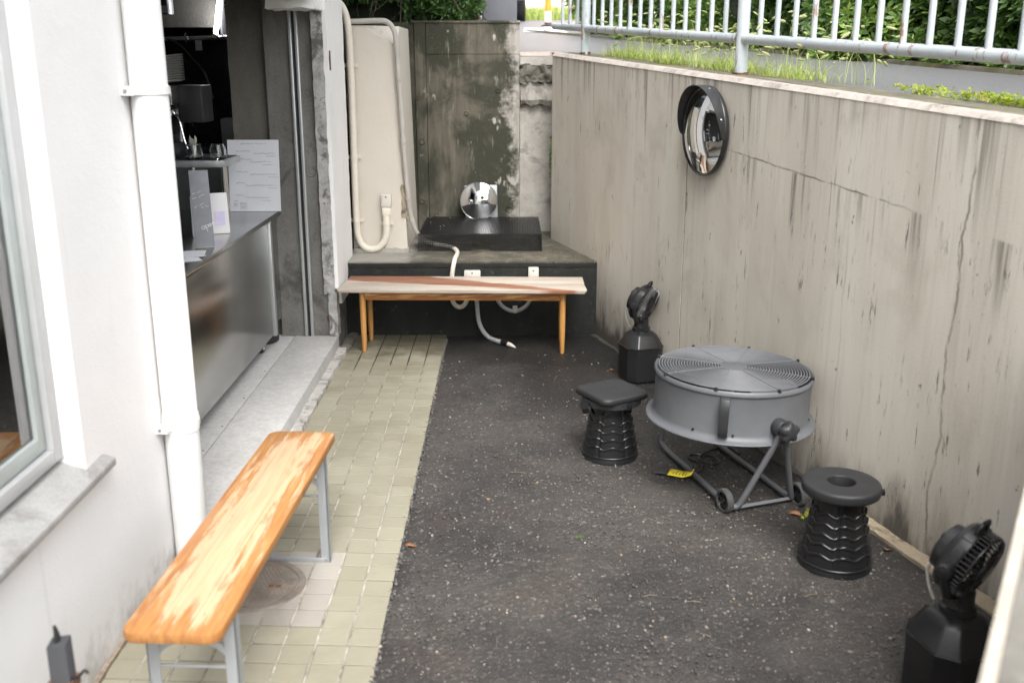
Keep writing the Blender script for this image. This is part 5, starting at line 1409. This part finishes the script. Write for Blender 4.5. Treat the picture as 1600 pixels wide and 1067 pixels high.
# coffee bags
def bag(label, loc, rz, lab):
    b = thing('coffee_bag', label, 'bag', loc, 'coffee bags on the counter'); b.rotation_euler = (0,0,rz)
    vs = []; lv = [(.045,.03,0),(.047,.032,.01),(.046,.03,.09),(.045,.014,.165),(.045,.003,.19),(.045,.002,.205)]
    for (a,c,z) in lv: vs += [(-a,-c,z),(0,-c-.004*(z>.01),z),(a,-c,z),(a,c,z),(-a,c,z)]
    fs = [(k*5+i,k*5+(i+1)%5,(k+1)*5+(i+1)%5,(k+1)*5+i) for k in range(len(lv)-1) for i in range(5)]+[(4,3,2,1,0),tuple(25+i for i in range(5))]
    MB().add(vs, fs).build('body', 'paper_bag', b, world=False, bevel=.002)
    MB().box(-.022,.026,-.0365,-.0362,.045,.115).build('label', lab, b, world=False, smooth=0)
bag('white paper coffee bag with lilac label right of the open sign', (-1.475,5.10,.876), .35, 'lilac')
bag('white paper coffee bag with yellow label half behind the open sign', (-1.535,4.99,.876), .35, 'lemon')
cdp = thing('card_stack', 'small pile of white cards at the counter edge left of the sign', 'cards', (-1.43,4.4,.876))
for k, (x,y,rz) in enumerate(((-1.43,4.40,.5),(-1.45,4.46,.9),(-1.425,4.48,.2))):
    o = MB().box(-.05,.05,-.075,.075,0,.0015).xf(Matrix.Translation((x,y,.877+.003*k)) @ Matrix.Rotation(rz,4,'Z')).build('card', 'paper', cdp, smooth=0)
# raised shelf, jars, machine
sf_ = thing('raised_shelf', 'small raised steel shelf with tube legs on the counter', 'shelf', (-1.66,5.56,.875))
MB().box(-2.0,-1.517,5.42,5.75,1.176,1.212).build('board', 'alu', sf_, bevel=.002)
MB().box(-1.99,-1.53,5.43,5.74,1.2125,1.2145).build('mat', 'black_room', sf_)
for (x,y) in ((-1.535,5.45),(-1.70,5.45),(-1.60,5.72),(-1.95,5.45)):
    MB().lathe([(.013,.875),(.013,1.176)], 16, Matrix.Translation((x,y,0)), cap=True).build('leg', 'chrome', sf_)
def jar(label, x, y, lid):
    j = thing('glass_jar', label, 'jar', (x,y,1.2145), 'glass jars on the raised shelf')
    MB().lathe([(.0001,.002),(.042,.002),(.046,.008),(.044,.05),(.036,.072),(.036,.08),(.034,.08),(.034,.072),(.042,.05),(.044,.01),(.04,.005),(.0001,.005)], 32).build('bowl', 'jar_glass', j, world=False)
    if lid:
        MB().lathe([(.0001,.084),(.04,.083),(.043,.08),(.043,.076)], 28).build('saucer', 'jar_glass', j, world=False)
        mb = MB()
        for i in range(12): a = i*2.4; mb.tube([(.006*math.cos(a),.006*math.sin(a),.02),(.02*math.cos(a),.02*math.sin(a),.115+.01*math.sin(i*3))], .0016, 5)
        mb.build('swizzle_sticks', 'white_plastic', j, world=False)
jar('glass jar of clear sticks on the raised shelf', -1.70, 5.50, True)
jar('plain glass jar at the right end of the raised shelf', -1.57, 5.50, False)
em = thing('coffee_machine', 'steel and black coffee machine half hidden by the white drain pipe', 'coffee machine', (-1.9,5.7,1.2145))
MB().box(-2.15,-1.80,5.48,5.78,1.2145,1.29).build('drip_base', 'dark_metal', em, bevel=.006)
MB().box(-2.15,-1.795,5.62,5.8,1.29,1.60).build('body', 'chrome', em, bevel=.01)
MB().box(-2.16,-1.78,5.46,5.82,1.50,1.60).build('head', 'stainless', em, bevel=.012)
MB().box(-1.80,-1.66,5.60,5.80,1.40,1.60).build('side_tank', 'black_room', em, bevel=.01)
MB().lathe([(.0001,.01),(.028,.008),(.03,0)], 24, frame((-1.825,5.46,1.55),(1,0,0),(0,-1,0))).build('dial', 'black_gloss', em)
MB().tube(crom([(-1.80,5.52,1.47),(-1.765,5.5,1.42),(-1.74,5.48,1.32),(-1.725,5.48,1.27)],5), .006, 8).build('steam_wand', 'chrome', em)
MB().lathe([(.0001,0),(.03,0),(.032,.03),(.036,.034),(.0001,.036)], 20, Matrix.Translation((-1.83,5.5,1.44))).build('group_head', 'chrome', em)
plt = thing('plate_stack', 'stack of ribbed steel lids tilted on top of the coffee machine', 'dishes', (-1.86,5.62,1.6))
for k in range(11):
    MB().lathe([(.0001,0),(.07,.001),(.095,.006),(.098,.012),(.095,.012),(.07,.005),(.0001,.004)], 36, Matrix.Translation((-1.85,5.62,1.612+.0125*k)) @ Matrix.Rotation(-.12-.006*k,4,'Y')).build('lid', 'wire', plt)
blk = thing('back_bar', 'dark back-bar unit behind the shelf in the unlit shop', 'cabinet', (-2.3,7.4,.1))
MB().box(-3.2,-1.45,7.1,7.6,.1,1.15).build('carcass', 'dark_metal', blk, bevel=.01)
MB().box(-3.2,-1.6,7.3,7.6,1.15,1.9).build('upper_unit', 'black_gloss', blk, bevel=.01)
MB().box(-2.35,-1.95,7.095,7.1,.3,1.1).build('door', 'interior_grey', blk)
bt = thing('knock_box', 'grey grinder box on the back bar behind the glass jars', 'grinder', (-1.85,7.2,1.15))
MB().box(-2.0,-1.78,7.12,7.28,1.15,1.34).build('body', 'interior_grey', bt, bevel=.01)
MB().tube([(-1.78,7.14,1.3),(-1.6,7.1,1.31)], .014, 10).build('handle', 'black_plastic', bt)
lt = thing('lamp_tube', 'bright white tube lamp hanging in the dark shop', 'lamp', (-1.8,6.45,1.88))
MB().tube([(-1.796,6.45,1.886),(-1.742,6.47,2.20)], .013, 14).build('tube', 'lamp_tube', lt)
MB().tube([(-1.806,6.45,1.865),(-1.795,6.45,1.888)], .016, 14).build('end_cap', 'white_plastic', lt)
MB().box(-1.77,-1.735,6.475,6.5,1.88,2.55).build('holder', 'dark_metal', lt)
rp = thing('ceiling_conduit', 'silver overhead pipe with a small tag below the tube lamp', 'pipe', (-1.9,6.45,1.85))
MB().tube([(-2.2,6.47,1.86),(-1.95,6.46,1.862),(-1.72,6.45,1.868)], .012, 10).build('pipe', 'chrome', rp)
MB().lathe([(.0001,-.004),(.03,-.004),(.03,.004),(.0001,.004)], 24, frame((-1.98,6.46,1.865),(0,0,1),(1,0,0))).build('flange', 'chrome', rp)
MB().box(-1.925,-1.885,6.44,6.443,1.79,1.85).build('tag', 'interior_grey', rp)
wr = thing('hanging_cable', 'black cable sagging below the overhead pipe inside the shop', 'cable', (-2.0,6.45,1.7))
MB().tube(crom([(-2.1,6.45,1.86),(-2.02,6.44,1.82),(-1.95,6.44,1.74),(-1.88,6.44,1.65),(-1.84,6.44,1.5)],6), .006, 6).build('cable', 'black_plastic', wr)
sbx = thing('ceiling_box', 'small metal box bracket under the ceiling inside the shop', 'box', (-1.98,6.0,2.05))
MB().box(-2.06,-1.93,5.98,6.1,1.985,2.14).build('housing', 'dark_metal', sbx, bevel=.005)
MB().box(-2.055,-1.935,5.976,5.98,1.99,2.03).build('bracket', 'alu', sbx)

# ------------------------------------------------------------------ small litter
def litter(name, label, cat, x, y, L_, w, rz, mat):
    mb = MB(); vs = []
    for i in range(6):
        t = i/5; ww = w*math.sin(PI*min(max(t,.06),.94)); z = .006+.006*math.sin(t*4+rz)
        vs += [(L_*(t-.5),-ww,z),(L_*(t-.5),ww,z+.003)]
    mb.add(vs, [(2*i,2*i+2,2*i+3,2*i+1) for i in range(5)]).xf(Matrix.Rotation(rz,4,'Z'))
    o = mb.build(name, mat, None); o.location = (x,y,0); s = o.modifiers.new('thick','SOLIDIFY'); s.thickness = .0006
    return tag(o, label, cat)
litter('dead_leaf', 'brown dead leaf on the ground behind the right fan wheel', 'leaf', 1.14, 3.60, .06, .016, -.5, 'leaf_litter')
litter('dead_leaf', 'brown dead leaf on the damp asphalt beside the far misting fan', 'leaf', .615, 5.5, .035, .016, .4, 'leaf_litter')
litter('dead_leaf', 'reddish leaf on the sandy strip at the wall foot', 'leaf', 1.395, 3.30, .035, .014, .9, 'leaf_litter')
litter('dead_leaf', 'orange-brown leaf scrap at the tile edge on the asphalt', 'leaf', -.355, 3.34, .045, .012, .3, 'leaf_litter')
for k, (x,y,l,rz) in enumerate(((.05,4.02,.07,-.15),(.48,2.98,.05,.2),(.62,2.94,.05,-.05),(1.02,2.98,.05,.35),(.62,2.74,.04,-.7))):
    lab = ('thin pale twig on the asphalt left of the padded stool', 'short pale straw in the middle of the near asphalt', 'pale straw lying right of the middle of the near asphalt', 'pale straw on the asphalt near the round stool', 'short straw at the front of the asphalt')[k]
    o = MB().tube([(-l/2,0,.004),(0,.004,.005),(l/2,0,.004)], .001, 5).xf(Matrix.Rotation(rz,4,'Z')).build('straw', 'twig_pale', None); o.location = (x,y,0); tag(o, lab, 'straw', 'straws on the asphalt')
